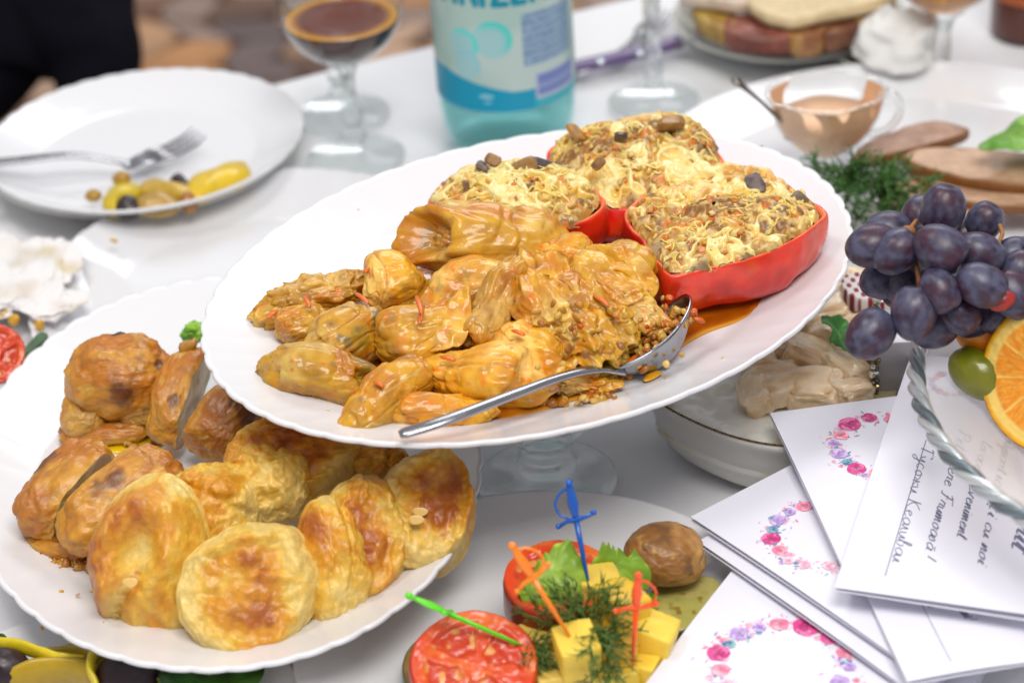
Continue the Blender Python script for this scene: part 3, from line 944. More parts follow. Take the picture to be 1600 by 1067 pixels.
# ================================================================ dish of jellied meat
dz = .046
rimpx = [(1010, 600), (1032, 630), (1095, 664), (1165, 688), (1240, 698), (1330, 690), (1400, 640), (1415, 560), (1400, 470), (1330, 425), (1200, 430), (1090, 480), (1030, 540)]
o = closed_path(px(rimpx, dz), 160)
cen = o.mean(0)
rows = []
for t, z in [(.97, dz - .004), (.985, dz), (1.0, dz + .001), (1.012, dz - .001), (1.012, dz - .004), (.985, dz - .008), (.965, dz - .016), (.93, .018), (.86, .006), (.80, .001), (.76, .0005), (.0005, .0005)]:
    r = cen + (o - cen) * t; r[:, 2] = z; rows.append(r)
ins = []
for t, z in [(.0005, .006), (.72, .006), (.84, .012), (.90, .02), (.94, .03)]:
    r = cen + (o - cen) * t; r[:, 2] = z; ins.append(r)
V = np.concatenate(ins + rows); nrw = len(ins) + len(rows)
ad = thing("oval_dish", (cen[0], cen[1], 0), "deep cream oval dish of jellied meat under the raised platter", "dish")
add("dish_body", V, [f[::-1] for f in grid_faces(nrw, 160, True)], M("cream glazed dish", (.70, .68, .64), rough=.15, coat=.3), ad)
mb = MB()
dv, df = ico(2)
gold = L(110, 84, 40)
oo = closed_path(px(rimpx, dz), 420)
for k in range(420):
    p = cen + (oo[k] - cen) * 1.004; p[2] = dz + .0008
    if 20 < k < 200 or True:
        mb.put(dv * np.array([.0008, .0008, .0005]) * (1.2 if k % 2 else .7) + p, df, gold if k % 3 else L(70, 50, 34))
mb.add("gilt_trim", M("dull gilt", None, rough=.35, metal=.6), ad, kind='stuff')
jl = closed_path([cen + (Vector(tuple(q - cen)) * .955) + Vector((0, 0, -.004)) if False else cen + (q - cen) * .945 + np.array([0, 0, -.009]) for q in o[::4]], 120)
V, F, T, I = pad(jl, .02, rings=30, n=160, rnd=.05, amp=0)
h = fbm(V, 60, 3, 3) * .0045
V[:, 2] += np.where(I > .5, h, 0)
cj = lerp(np.tile(L(214, 200, 158), (len(V), 1)), L(190, 168, 112), sstep(-.1, .5, fbm(V, 25, 3, 8)))
wl = np.array(P(1130, 590, dz))
dw = np.hypot((V[:, 0] - wl[0]) / .042, (V[:, 1] - wl[1]) / .10)
cj = lerp(cj, L(238, 238, 230), sstep(1.1, .7, dw + fbm(V, 40, 2, 3) * .3))
mj = M("cloudy meat jelly", None, rough=.12, sss=.4, rad=(1, .9, .7), sscale=.008, coat=.4)
add("meat_jelly", V, F, mj, cols=cj, label="cloudy meat jelly with a white fat layer in the oval dish", cat="jelly")
rg = np.random.default_rng(12)
n_ch = 0
CHL = ["pale meat chunk behind the white fat layer, third row", "broad pale meat chunk in the middle of the jelly dish", "pale meat chunk in the middle, second from the front edge", "pale meat chunk just behind the upper left card corner",
       "pale meat chunk next to the glitter edge", "pale meat chunk between parsley leaf and glitter edge", "pale meat chunk touching the raised platter's shadowed rim", "pale meat chunk right behind the parsley leaf", "pale meat chunk under the single low hanging grape",
       "far pale meat chunk close to the red pepper's platter rim", "small pale meat chunk in front beside the glitter edge", "small front pale meat chunk at the left, by the clear jelly", "small pale meat chunk bordering the white fat layer", "far pale meat chunk beside the checked cloth", "small pale meat chunk left of the parsley leaf"]
for (u, v, ru, rv) in [(1210, 545, 45, 32), (1265, 560, 50, 34), (1215, 600, 52, 32), (1275, 612, 48, 30), (1325, 585, 40, 38), (1330, 535, 42, 30), (1240, 500, 40, 28), (1300, 490, 46, 28), (1350, 480, 30, 24), (1275, 455, 44, 22), (1330, 620, 34, 26), (1180, 620, 28, 26), (1190, 575, 28, 22), (1345, 450, 34, 20), (1290, 530, 30, 20)]:
    s = S(u, v, dz); c = P(u, v, dz - .001)
    sd = n_ch * 7 + 3
    d, F = ico(5); q = np.sign(d) * np.abs(d) ** .55
    Rc = frame((rg.normal(), rg.normal(), rg.normal() * .25), (rg.normal() * .4, rg.normal() * .4, 1))
    W = q * np.array([ru * s * .95, rv * s * 1.25, .010]) * (1 + .30 * fbm(d + sd, 1.3, 3, sd) + .03 * fbm(d * np.array([1, 4, 4]) + sd, 3, 2, sd + 1))[:, None]
    ang_ = rg.uniform(-.5, .5)
    Rz = np.array(Matrix.Rotation(ang_, 3, 'Z') @ Matrix.Rotation(rg.normal() * .22, 3, 'X') @ Matrix.Rotation(rg.normal() * .22, 3, 'Y'))
    V = W @ Rz.T + np.array(c)
    c = lerp(np.tile(L(242, 216, 178), (len(V), 1)), L(220, 180, 132), sstep(-.2, .5, fbm(V, 80, 4, sd)))
    c = lerp(c, L(240, 220, 192), sstep(.1, .5, fbm(V * np.array([1, 3, 1]), 70, 2, sd + 8)) * .7)
    add("meat_chunk", V, F, M("jellied meat", None, rough=.3, sss=.2, sscale=.003, coat=.4, crough=.1, bump=(300, .4, .001), var=(150, .12)) if n_ch == 0 else bpy.data.materials["jellied meat"], cols=c,
        label=CHL[n_ch], cat="meat", group="meat chunks in the jelly")
    n_ch += 1
leaf_sheet("parsley_leaf", "small green parsley leaf on the jellied meat", [(1284, 490, .062), (1300, 494, .066), (1318, 500, .068), (1334, 512, .066), (1340, 530, .066), (1330, 552, .064), (1312, 540, .064), (1296, 528, .063), (1300, 514, .064), (1286, 506, .062)], .064, L(50, 110, 40), L(74, 140, 60), amp=.003, freq=60, edge=.001)

# ---- grey glitter-edged box and red patterned napkin beyond the grapes
gx = thing("glitter_edged_box", P(1400, 600, 0), "grey box with a glittering silver edge below the grapes", "box")
q0, q1 = P(1366, 632, .03), P(1432, 628, .03)
up_ = .072
dx = (q1 - q0).normalized(); dy = Vector((-dx.y, dx.x, 0))
qc = (q0 + q1) / 2 + dy * .02
V, F = box(qc.x, qc.y, .036, (q1 - q0).length + .03, .04, .072, np.array([dx[:], dy[:], (0, 0, 1)]).T, bev=.001)
V = V + np.array(dx * .016)
add("box_body", V, F, M("grey satin card", L(176, 174, 176), rough=.35, metal=.3), gx)
mb = MB(); rg = np.random.default_rng(4)
lc = np.array(qc - dx * ((q1 - q0).length / 2) - dy * .021)
for k in range(190):
    if k < 110: p = lc + np.array([0, 0, .001 + k / 110 * .072]) + rg.normal(size=3) * .0011
    else: p = lc + np.array(dx) * (k - 110) / 80 * .06 + np.array([0, 0, .073]) + rg.normal(size=3) * .0011
    Q, _ = np.linalg.qr(rg.normal(size=(3, 3)))
    d0, f0 = ico(1)
    mb.put(d0 * .0016 @ Q.T + p, f0, [L(210, 205, 190), L(170, 150, 100), L(120, 116, 110), L(235, 235, 235)][rg.integers(4)])
mb.add("glitter_trim", M("glitter", None, rough=.15, metal=.9), gx, kind='stuff', smooth=False)
V, F, T, I = pad(px([(1314, 436), (1340, 424), (1392, 424), (1400, 458), (1376, 468), (1330, 462)], .064), .012, rings=40, n=180, rnd=.3, amp=.001)
g = np.sin(V[:, 0] * 900) * np.sin(V[:, 1] * 500)
c = lerp(np.tile(L(214, 206, 204), (len(V), 1)), L(132, 44, 54), sstep(.0, .4, g))
add("patterned_napkin", V, F, MAT['print'], cols=c, label="dark red and white checked cloth under the grapes", cat="napkin")
# ================================================================ raised platter on a glass pedestal
ZP = .098                                     # underside of the raised platter
RIMZ = ZP + .006 + .019
mo = [(1330, 350), (1322, 410), (1290, 460), (1240, 510), (1160, 562), (1080, 606), (1000, 640), (900, 673), (800, 690), (700, 697), (600, 692), (500, 671), (420, 636), (360, 591), (325, 545), (316, 510),
      (322, 480), (345, 430), (400, 370), (470, 325), (560, 285), (640, 260), (730, 232), (850, 214), (1180, 215), (1250, 255), (1300, 290)]
(mcx, mcy), ma, mb_, mang = fit_ellipse(px(mo, RIMZ))
print("main platter", mcx, mcy, ma, mb_, mang)
dish("serving_platter", "white scalloped platter raised on glass foot, with cabbage rolls and peppers", "platter", (mcx, mcy), ZP, ma, mb_, mang, rim=.019, flat=.70, scal=52, samp=.008, flute=.0005)
FZ = ZP + .0062                               # floor of the platter
fc = P(855, 754)
pd = thing("cake_stand", (fc.x, fc.y, 0), "clear glass pedestal foot carrying the raised platter", "cake stand")
pr = [(.0008, .0006), (.040, .0006), (.0425, .002), (.042, .0036)] + prof([(.038, .0055), (.026, .0085), (.018, .012)], 14) + \
    prof([(.0175, .013), (.0192, .016), (.0175, .019), (.0155, .021), (.0172, .024), (.0155, .027), (.0168, .030), (.0155, .033)], 30) + \
    prof([(.018, .036), (.026, .042), (.034, .054), (.038, .070), (.040, .088), (.042, ZP + .0005)], 24)
wall = prof([(.0385, ZP + .0005), (.036, .088), (.034, .070), (.030, .056), (.020, .045), (.0008, .042)], 24)
V, F = lathe(pr + wall, 96, (fc.x, fc.y, 0))
add("pedestal", V, F, MAT['glass'], pd)

# sauce on the platter floor
so = [(414, 606), (436, 640), (510, 668), (600, 680), (690, 676), (760, 662), (830, 644), (900, 622), (955, 600), (1000, 575), (1050, 548), (1110, 515), (1180, 490), (1220, 455), (1150, 420), (1000, 400), (800, 400), (620, 420), (500, 480), (440, 540)]
V, F, T, I = pad(px(so, FZ + .0016), .003, rings=26, n=240, rnd=.5, amp=.0006, freq=120)
c = lerp(np.tile(L(192, 112, 14), (len(V), 1)), L(150, 74, 8), sstep(-.3, .5, fbm(V, 60, 3, 2)))
c = lerp(c, L(222, 158, 40), sstep(.93, 1.0, T) * .8)
add("tomato_sauce", V, F, MAT['sauce'], cols=c, label="orange oily sauce pooled under the cabbage rolls", cat="sauce")
V, F, T, I = pad(px([(1008, 586), (1026, 578), (1034, 582), (1018, 592), (1006, 594)], FZ + .0035), .001, rings=4, n=30, rnd=1)
add("sauce_drop", V, F, MAT['sauce'], cols=np.tile(L(226, 160, 20), (len(V), 1)), label="yellow sauce drop alone on the platter rim below the spoon", cat="sauce")

PALC = dict(a=L(228, 167, 36), b=L(206, 126, 8), d=L(188, 146, 42), e=L(242, 198, 106), o=L(234, 110, 8), g=L(124, 114, 74), br=L(156, 82, 6))


def cab_cols(V, d, seed, grey=.5, brown=.4):
    n1 = fbm(V, 55, 3, seed); n2 = fbm(V, 38, 3, seed + 50); n3 = fbm(V, 120, 3, seed + 80); n4 = fbm(V, 230, 2, seed + 90)
    c = lerp(np.tile(PALC['a'], (len(V), 1)), PALC['b'], sstep(-.25, .35, n1))
    c = lerp(c, PALC['e'], sstep(.05, .4, n2) * .75)
    c = lerp(c, PALC['d'], sstep(.1, .4, -n2) * .6 * grey * 2)
    c = lerp(c, PALC['g'], sstep(.28, .5, n3 + n1 * .5) * grey)
    c = lerp(c, PALC['br'], sstep(.1, .45, -n1 + n3 * .4) * brown)
    c = lerp(c, PALC['o'], sstep(.52, .64, n4 + .15 * n2) * .7)
    return c


def cabbage(u0, v0, z0, u1, v1, z1, w, h, seed, label, ragged=.0, grey=.4, pinch=(.15, .15), seam=.06, sub=6, parent=None, name="cabbage_roll", brown=.4, mouth=None):
    A, B = P(u0, v0, FZ + z0), P(u1, v1, FZ + z1)
    C = (A + B) / 2; ln = (B - A).length / 2 * 1.04
    s = dep((u0 + u1) / 2, (v0 + v1) / 2, FZ + (z0 + z1) / 2) / FPX
    Rm = frame(B - A, CAMZ * .35 + Vector((0, 0, 1)))
    d, F = ico(sub)
    x, y, z = d.T
    # superellipsoid trunk
    q = np.sign(d) * np.abs(d) ** np.array([.8, .92, .92])
    rg = np.random.default_rng(seed); off = rg.random(3) * 40
    ax = np.array([ln * .97, w * s / 2 * .95, h * s / 2 * .95])
    W = q * ax
    n = d * np.array([max(1.0, ln / (w * s / 2)), 1, 1]) * .95 + off
    ph = np.arctan2(z, y) + .9 * x + .5 * vn(n * 1.3, seed)
    fr = (ph + rg.random() * 6.28) / (2 * np.pi) % 1.0
    sm = seam * (fr - .5) * sstep(0, .05, fr) * sstep(0, .3, 1 - np.abs(x))
    big = vn(n * .85, seed) * (.30 if mouth is None else .14)
    # a few creases that run skew round the roll, gathered at the ends; rice lumps pushing the leaf out
    skew = np.stack([x * 1.2, y * 1.3 + z * .7, z * 1.3 - y * .7], 1) + off
    cr = ridge(skew, .8, seed + 3, 1)
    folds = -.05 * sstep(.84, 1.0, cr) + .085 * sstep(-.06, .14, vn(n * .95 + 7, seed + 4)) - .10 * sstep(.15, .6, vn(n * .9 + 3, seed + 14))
    ends = .04 * sstep(.6, 1, np.abs(x)) * np.cos(3 * np.arctan2(z, y) + seed)
    lumps = .060 * sstep(-.2, .6, vn(n * 2.1, seed + 21)) + .026 * vn(n * 4, seed + 22)
    fine = fbm(n, 6, 2, seed + 7) * (.016 + .09 * ragged)
    rg2 = ragged * (.16 * ridge(n, 1.7, seed + 11, 2) - .08)
    wrn = -.030 * sstep(.80, 1.2, ridge(n, 1.7, seed + 33, 2))
    r = 1.03 + wrn + big + sm + folds + lumps + ends + fine + rg2
    inside = np.zeros(len(d))
    if mouth is not None:                                   # the open end: a lip of leaf round the filling
        hv = np.array(mouth) / np.linalg.norm(mouth)
        am = np.arccos(np.clip(d @ hv, -1, 1)) + .12 * vn(d * 2.4 + off, seed + 70)
        inside = sstep(.50, .44, am)
        r = r * (1 - .30 * sstep(.58, .36, am) + .13 * np.exp(-((am - .66) / .13) ** 2)) + inside * .07 * fbm(d, 7, 3, seed + 71)
    pin = 1 - pinch[0] * sstep(.45, 1, -x) - pinch[1] * sstep(.45, 1, x)
    W = W * r[:, None] * np.stack([np.ones_like(x), pin, pin], 1)
    # a gentle bend
    W[:, 2] -= .12 * ax[2] * (x ** 2) * 1.3
    W[:, 1] += rg.uniform(-.25, .25) * ax[1] * x ** 2 * 2
    V = W @ Rm.T + np.array(C)
    V[:, 2] = np.maximum(V[:, 2], FZ + .0002)
    c = cab_cols(V, d, seed, grey, brown)
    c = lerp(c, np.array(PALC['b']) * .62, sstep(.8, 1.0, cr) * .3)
    fc_ = lerp(np.tile(L(196, 138, 44), (len(V), 1)), L(150, 104, 48), sstep(-.2, .4, fbm(V, 150, 3, 6)))
    c = lerp(c, lerp(fc_, L(206, 110, 20), sstep(.2, .5, fbm(V, 230, 3, 7))), inside)
    vein = ridge(np.stack([x * 1.2 + 3, y * 2.6, z * 2.6], 1) + off, 1.25, seed + 61, 2)
    c = lerp(c, L(246, 214, 140), sstep(1.12, 1.42, vein) * .45 * (1 - inside))
    c = c * (1 + .22 * rg.uniform(-1, .7)) * np.array([1, 1 + rg.uniform(-.03, .06), 1])
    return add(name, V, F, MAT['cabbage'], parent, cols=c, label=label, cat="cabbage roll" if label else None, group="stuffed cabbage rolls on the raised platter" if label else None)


def leafflap(u_pts, seed, parent=None, th=.0016, lift=.002, label=None, cat=None, amp=.004):
    o = [P(u, v, FZ + z) for u, v, z in u_pts]
    V, F, T, I = pad(o, th, rings=14, n=110, rnd=.4, dome=lift, up=tuple(CAMZ * .4 + Vector((0, 0, 1))))
    w = fbm(V, 70, 3, seed) * amp * (.5 + .5 * T) + .0012 * ridge(V, 110, seed + 2, 2)
    V += w[:, None] * np.array(tuple(CAMZ * .5 + Vector((0, 0, .7))))
    c = cab_cols(V, None, seed, .25, .3)
    return add("cabbage_leaf", V, F, MAT['cabbage'], parent, cols=c, label=label, cat=cat)


rng = np.random.default_rng(21)
crumb_pal = [L(200, 150, 50), L(214, 170, 80), L(170, 104, 24), L(206, 96, 14), L(226, 190, 110), L(150, 92, 36), L(190, 120, 20)]
CR = []
# name: u0 v0 z0  u1 v1 z1  width height
cabbage(640, 372, .036, 868, 388, .030, 124, 108, 117, "biggest cabbage roll, lying across the left pepper with an open end", pinch=(-.16, .0), grey=.12, seam=.05, brown=.25, mouth=(-.60, -.40, .60))
cabbage(412, 486, .012, 590, 434, .020, 72, 66, 12, "ragged cabbage roll at the far left of the platter", ragged=.8, grey=.45)
cabbage(574, 448, .026, 664, 424, .028, 84, 80, 13, "round cabbage roll just below the open end of the biggest roll", ragged=.1, grey=.35)
cabbage(424, 520, .012, 512, 500, .014, 62, 58, 14, "small cabbage roll wedged above the leftmost front roll", ragged=.2)
cabbage(486, 556, .016, 604, 484, .024, 98, 84, 15, "plump cabbage roll with dark filling showing, third from left", grey=.8)
cabbage(420, 582, .012, 582, 588, .012, 88, 78, 16, "leftmost cabbage roll of the front row, cut end to the right", grey=.6, pinch=(.1, .25))
cabbage(528, 664, .008, 662, 574, .018, 80, 70, 17, "cabbage roll pointing at the rim in the front row", grey=.5, pinch=(.35, .1))
cabbage(592, 548, .015, 742, 500, .022, 104, 96, 18, "tent shaped cabbage roll with a pulled up peak", grey=.35, pinch=(.45, .1), seam=.2)
cabbage(676, 470, .020, 806, 424, .030, 82, 78, 19, "arched cabbage roll behind the tent shaped one", grey=.35)
cabbage(744, 530, .022, 812, 408, .040, 66, 64, 20, "upright knotted cabbage roll in the middle of the heap", pinch=(-.15, -.05), grey=.15)
cabbage(664, 584, .014, 836, 604, .013, 104, 90, 21, "broad pale cabbage roll above the spoon handle", grey=.35, pinch=(.1, .2))
cabbage(776, 530, .017, 896, 578, .014, 84, 74, 22, "lumpy cabbage roll touching the spoon near its neck", grey=.15)
cabbage(598, 652, .007, 772, 640, .007, 62, 54, 23, "low cabbage roll at the very front under the spoon handle", grey=.2, pinch=(.4, .1))
cabbage(818, 420, .030, 905, 560, .018, 120, 100, 24, "torn cabbage roll spilling rice in the right heap", ragged=1.0, grey=.3, brown=.7)
cabbage(880, 440, .032, 985, 560, .016, 96, 86, 25, "torn cabbage roll leaning toward the spoon bowl", ragged=.7, grey=.3, brown=.6)
cabbage(890, 420, .036, 1015, 505, .024, 86, 78, 26, "pinkish cabbage roll lying along the top of the right heap", ragged=.3, grey=.3)
cabbage(846, 400, .036, 930, 398, .036, 60, 54, 27, "small cabbage roll tucked under the red rim of the left pepper", ragged=.2, grey=.5)
cabbage(930, 408, .036, 1030, 440, .030, 86, 70, 28, "cabbage roll topped by a loose leaf beside the front pepper", ragged=.2, grey=.2)
cabbage(610, 500, .010, 690, 460, .012, 90, 60, 29, "flattened cabbage roll buried between tent roll and round roll", ragged=.5)
cabbage(868, 600, .006, 962, 600, .005, 44, 36, 30, "shred of cabbage roll lying in sauce under the spoon", ragged=1.0)
leafflap([(914, 392, .044), (940, 378, .050), (980, 384, .050), (1010, 408, .046), (1030, 440, .036), (1022, 466, .030), (1008, 452, .036), (985, 430, .042), (950, 420, .044)], 5, label="loose pale cabbage leaf draped on the right heap", cat="cabbage leaf")
leafflap([(700, 470, .034), (730, 450, .04), (736, 500, .032), (716, 540, .022), (640, 556, .018), (600, 552, .018), (650, 520, .026), (664, 452, .042)], 8, label="thin cabbage leaf pulled over the tent shaped roll", cat="cabbage leaf", amp=.003)
leafflap([(860, 470, .036), (905, 460, .040), (950, 500, .034), (975, 545, .024), (940, 560, .020), (915, 520, .028), (880, 500, .034)], 9, label="torn cabbage leaf hanging on the right heap above spoon", cat="cabbage leaf")
# loose rice and carrot
mbc = MB(); pts = []
for k in range(150):
    u = rng.normal(1015, 26); v = rng.normal(510, 26) ; pts.append(P(u, v, FZ + .016 + rng.uniform(-.006, .010) - (v - 510) * .00014))
for k in range(70):
    pts.append(P(rng.normal(900, 45), rng.normal(490, 40), FZ + .036 + rng.normal() * .004 - .0))
for k in range(90):
    pts.append(P(rng.uniform(800, 960), rng.uniform(590, 630), FZ + .003))
for k in range(50):
    pts.append(P(rng.normal(880, 18), rng.normal(560, 18), FZ + .010))
for k in range(60):
    pts.append(P(rng.uniform(440, 760), rng.uniform(560, 660), FZ + .004))
crumbs(mbc, pts, .0021, crumb_pal, 5)
mbc.add("rice_filling", MAT['cabbage'], label="loose rice and carrot filling spilled round the spoon", cat="filling", kind='stuff')
# carrot shreds on the rolls
ci = 0
CRL = ["upright carrot shred at the peak of the tent shaped roll", "carrot shred just under the peak of the tent shaped roll", "carrot shred at the top of the dark filled plump roll", "carrot shred at the far left tip of the ragged roll", "carrot shred at the left of the round roll",
       "carrot shred in the middle of the right heap", "carrot shred low on the right heap", "carrot shred by the loose pale leaf", "carrot shred between ragged roll and small roll", "carrot shred inside the spoon bowl's edge", "carrot shred on top of the broad pale roll", "carrot shred on the lumpy roll near the spoon neck", "carrot shred on the roll pointing at the rim"]
for (u, v, z, du, dv) in [(655, 476, .046, 4, 14), (658, 492, .042, -3, 14), (566, 466, .036, 10, 8), (425, 492, .022, 8, -6), (575, 420, .036, 6, -6), (940, 470, .040, 12, 8), (958, 492, .034, 10, 6), (1004, 448, .036, 8, 8), (480, 472, .030, 4, 8), (990, 560, .014, 10, -8), (700, 560, .030, 12, 3), (810, 520, .034, 10, 4), (592, 600, .026, 8, 4)]:
    pth = smooth_path([P(u - du, v - dv, FZ + z), P(u, v - 1, FZ + z + .0008), P(u + du, v + dv, FZ + z)], 8)
    V, F = tube(pth, np.array([.0007, .0011, .0013, .0013, .0013, .0012, .0011, .0006]), 8, flat=(1.2, .7))
    add("carrot_shred", V, F, MAT['fruit'], cols=np.tile(L(226, 108, 14), (len(V), 1)), label=CRL[ci], cat="carrot", group="carrot shreds on the cabbage rolls")
    ci += 1

# serving spoon
sp = thing("serving_spoon", P(900, 600, FZ + .02), "steel serving spoon lying along the front of the raised platter", "spoon")
hp = smooth_path([P(624, 679, RIMZ + .006), P(700, 655, RIMZ + .009), P(800, 617, RIMZ + .007), P(880, 588, RIMZ + .002), P(930, 577, FZ + .016), P(968, 577, FZ + .010)], 60)
x = np.linspace(0, 1, 60)
V, F = tube(hp, np.interp(x, [0, .02, .1, .6, .85, 1], [.0022, .0032, .0034, .0030, .0030, .0048]), 16, flat=(np.interp(x, [0, .5, 1], [1.35, 1.1, 1.5]), np.interp(x, [0, .5, 1], [.62, .8, .55])))
add("handle", V, F, MAT['steel'], sp)
a, b = P(955, 582, FZ + .0085), P(1073, 468, FZ + .024)
ctr = (a + b) / 2; ln = (b - a).length / 2 * 1.03
Rm = frame(b - a, Vector((-.55, .15, .8)))
nu, nv_ = 26, 60
rows = []
for sgn, off in ((1, 0), (-1, .0014)):
    us = np.linspace(0.001, 1, nu) if sgn == 1 else np.linspace(1, .001, nu)
    for t in us:
        aa = np.linspace(0, 2 * np.pi, nv_, endpoint=False)
        X = t * np.cos(aa); Yw = t * np.sin(aa) * (1 - .18 * np.cos(aa))
        dp = -(1 - t ** 2.2) * .016 - off
        lp = np.stack([X * (ln + (.0007 if sgn < 0 else 0)), Yw * (.0205 + (.0007 if sgn < 0 else 0)), np.full(nv_, dp) + .004 * (X ** 2 - .2)], 1)
        rows.append(lp @ Rm.T + np.array(ctr))
V = np.concatenate(rows)
add("spoon_bowl", V, grid_faces(2 * nu, nv_, True), MAT['steel'], sp)
mbc = MB()
pts = [np.array(ctr) + Rm @ np.array([rng.uniform(-.75, .8) * ln, rng.normal() * .008, -.007 + rng.uniform(-.002, .006)]) for _ in range(130)]
crumbs(mbc, pts, .0025, crumb_pal, 8)
mbc.add("rice_filling", MAT['cabbage'], label="heap of rice and carrot filling held in the spoon bowl", cat="filling", kind='stuff')


# ---------------------------------------------------------------- stuffed pepper halves
def pepper(rim, depth, seed, label, mound=.012, foot=.72, strands=45):
    """rim: picture points with heights that outline the cut edge of the half"""
    o = closed_path([P(u, v, FZ + z) for u, v, z in rim], 320)
    C = o.mean(0); n = len(o)
    t = thing("stuffed_pepper_half", tuple(C), label, "stuffed pepper", "stuffed pepper halves on the raised platter")
    q = o - C
    if np.cross(q[0, :2], q[5, :2]) < 0: q = q[::-1]
    wav = q[:, 2].copy()
    rows = []; N3 = np.arange(n)
    lobe = 1 + .05 * np.sin(N3 / n * 6.2832 * 4 + seed)
    def ring(k, dz, sh=1.0, wk=1.0):
        p = q.copy(); p[:, 0] *= k * sh; p[:, 1] *= k * sh; p[:, 2] = wav * wk + dz
        rows.append(p)
    for ph in np.linspace(np.pi / 2 - .02, 0, 26):
        kk = math.cos(ph) ** .30 * (1 + .06 * math.sin(2 * ph))
        ring(1, 0); s_ = math.sin(ph)
        rows[-1][:, :2] = q[:, :2] * (kk * (1 + (lobe - 1) * s_))[:, None]
        rows[-1][:, 2] = wav * (1 - s_) - depth * s_ ** 1.15
    for k, dz in ((.99, .0008), (.97, .0008), (.945, -.0004), (.93, -.003), (.88, -.012)): ring(k, dz)
    V = np.concatenate(rows); nr = len(rows)
    V = V + (V * np.array([1, 1, .3])) * (fbm(V, 40, 3, seed) * .05)[:, None]
    tt = np.repeat(np.arange(nr), n)
    c = lerp(np.tile(L(232, 52, 20), (len(V), 1)), L(208, 30, 12), sstep(-.3, .4, fbm(V, 35, 3, seed + 1)))
    c = lerp(c, L(240, 96, 34), sstep(.1, .6, fbm(V, 50, 3, seed + 3)) * .5)
    c = lerp(c, L(240, 132, 60), sstep(25.2, 28, tt + 1.5 * fbm(V, 120, 2, seed)) * .7)
    Vw = V + C
    Vw[:, 2] = np.maximum(Vw[:, 2], FZ + .0004)
    F = grid_faces(nr, n, True); F.append(tuple(range(n))[::-1])
    add("pepper_shell", Vw, F, MAT['pepper'], t, cols=c)
    m = 165
    ts = np.sqrt(np.linspace(.0005, 1, m))
    T = np.repeat(ts, n); Q = np.tile(q, (m, 1)); Wv = np.tile(wav, m)
    spill = .965 + .045 * np.clip(vn(np.stack([np.cos(N3 / n * 6.2832) * 4, np.sin(N3 / n * 6.2832) * 4, 0 * N3], 1), seed + 51) * 1.6, -.4, 1)
    SP = np.tile(spill, m)
    base = np.stack([Q[:, 0] * SP * T, Q[:, 1] * SP * T, 0 * T], 1)
    ann = np.arctan2(q[:, 1], q[:, 0]); rad_ = np.hypot(q[:, 0], q[:, 1]) * .965
    od = np.argsort(ann)
    def hill_(p, r, w):
        return mound * (1 - r ** 2.2) + .002 + fbm(p, 46, 3, seed + 4) * .0055 * (1 - r ** 7) + w * r - .003 * sstep(.95, 1.02, r)
    def hgt(x, y):
        p = np.stack([x, y, 0 * x], 1); an = np.arctan2(y, x)
        r = np.hypot(x, y) / np.interp(an, ann[od], rad_[od], period=2 * np.pi)
        return hill_(p, np.clip(r, 0, 1.03), np.interp(an, ann[od], wav[od], period=2 * np.pi))
    hill = hill_(base, T, Wv)
    g1 = fbm(base, 170, 3, seed + 5); cell = vn(base * 300, seed + 8); cell2 = vn(base * 520, seed + 9)
    z = hill + g1 * .0026 + .0012 * np.clip(cell, -.4, 1) + .0003 * cell2
    c = lerp(np.tile(L(196, 142, 52), (m * n, 1)), L(150, 98, 30), sstep(-.2, .4, fbm(base, 80, 3, seed + 9)))
    c = lerp(c, L(226, 124, 30), sstep(.15, .42, fbm(base, 150, 2, seed + 10)))
    c = lerp(c, L(238, 206, 132), sstep(.1, .4, cell) * .7)
    c = lerp(c, L(134, 104, 74), sstep(.3, .5, fbm(base, 120, 2, seed + 12)) * .8)
    V = np.stack([base[:, 0], base[:, 1], z], 1)
    add("filling", V + C, [f[::-1] for f in grid_faces(m, n, True)], MAT['filling'], t, cols=c)
    # cheese melted over it: a torn film, thick in pools, stretched to threads elsewhere, sunk out of sight between
    wp = base + np.stack([fbm(base, 70, 2, seed + 14), fbm(base, 70, 2, seed + 24), 0 * T], 1) * .007
    net = 1 - np.abs(fbm(wp, 92, 2, seed + 13)) * 3.6
    net2 = 1 - np.abs(fbm(wp, 165, 1, seed + 16)) * 3.6
    pool = fbm(base, 32, 3, seed + 15)
    k = np.maximum(sstep(.15, .95, net), .7 * sstep(.3, .95, net2)) * sstep(-.5, -.12, pool) + sstep(.08, .30, pool + .25 * vn(wp * 160, seed + 19)) * .75
    k = np.clip(k, 0, 1.2) * (1 - sstep(.93, 1.0, T) * sstep(-.1, .2, vn(base * 60, seed + 2)))
    zc = hill + g1 * .0012 - .0016 + k * .0040
    keep = (k > .10)
    Fq = [f[::-1] for f in grid_faces(m, n, True) if keep[list(f)].any()]
    used = np.unique(np.array(Fq)); mp = -np.ones(m * n, int); mp[used] = np.arange(len(used))
    Vc = np.stack([base[:, 0], base[:, 1], zc], 1)[used]
    cc_ = lerp(np.tile(L(248, 216, 116), (len(used), 1)), L(238, 188, 70), sstep(-.1, .5, fbm(base[used], 70, 3, seed + 17)))
    cc_ = lerp(cc_, L(252, 232, 160), sstep(.0, .5, k[used] - .6 + .5 * fbm(base[used], 60, 2, seed + 18)))
    cc_ = lerp(cc_, L(226, 150, 50), sstep(.25, .5, fbm(base[used], 55, 3, seed + 31)) * .6)
    add("melted_cheese", Vc + C, mp[np.array(Fq)], MAT['cheese'], t, cols=cc_)
    rg = np.random.default_rng(seed); mb = MB()
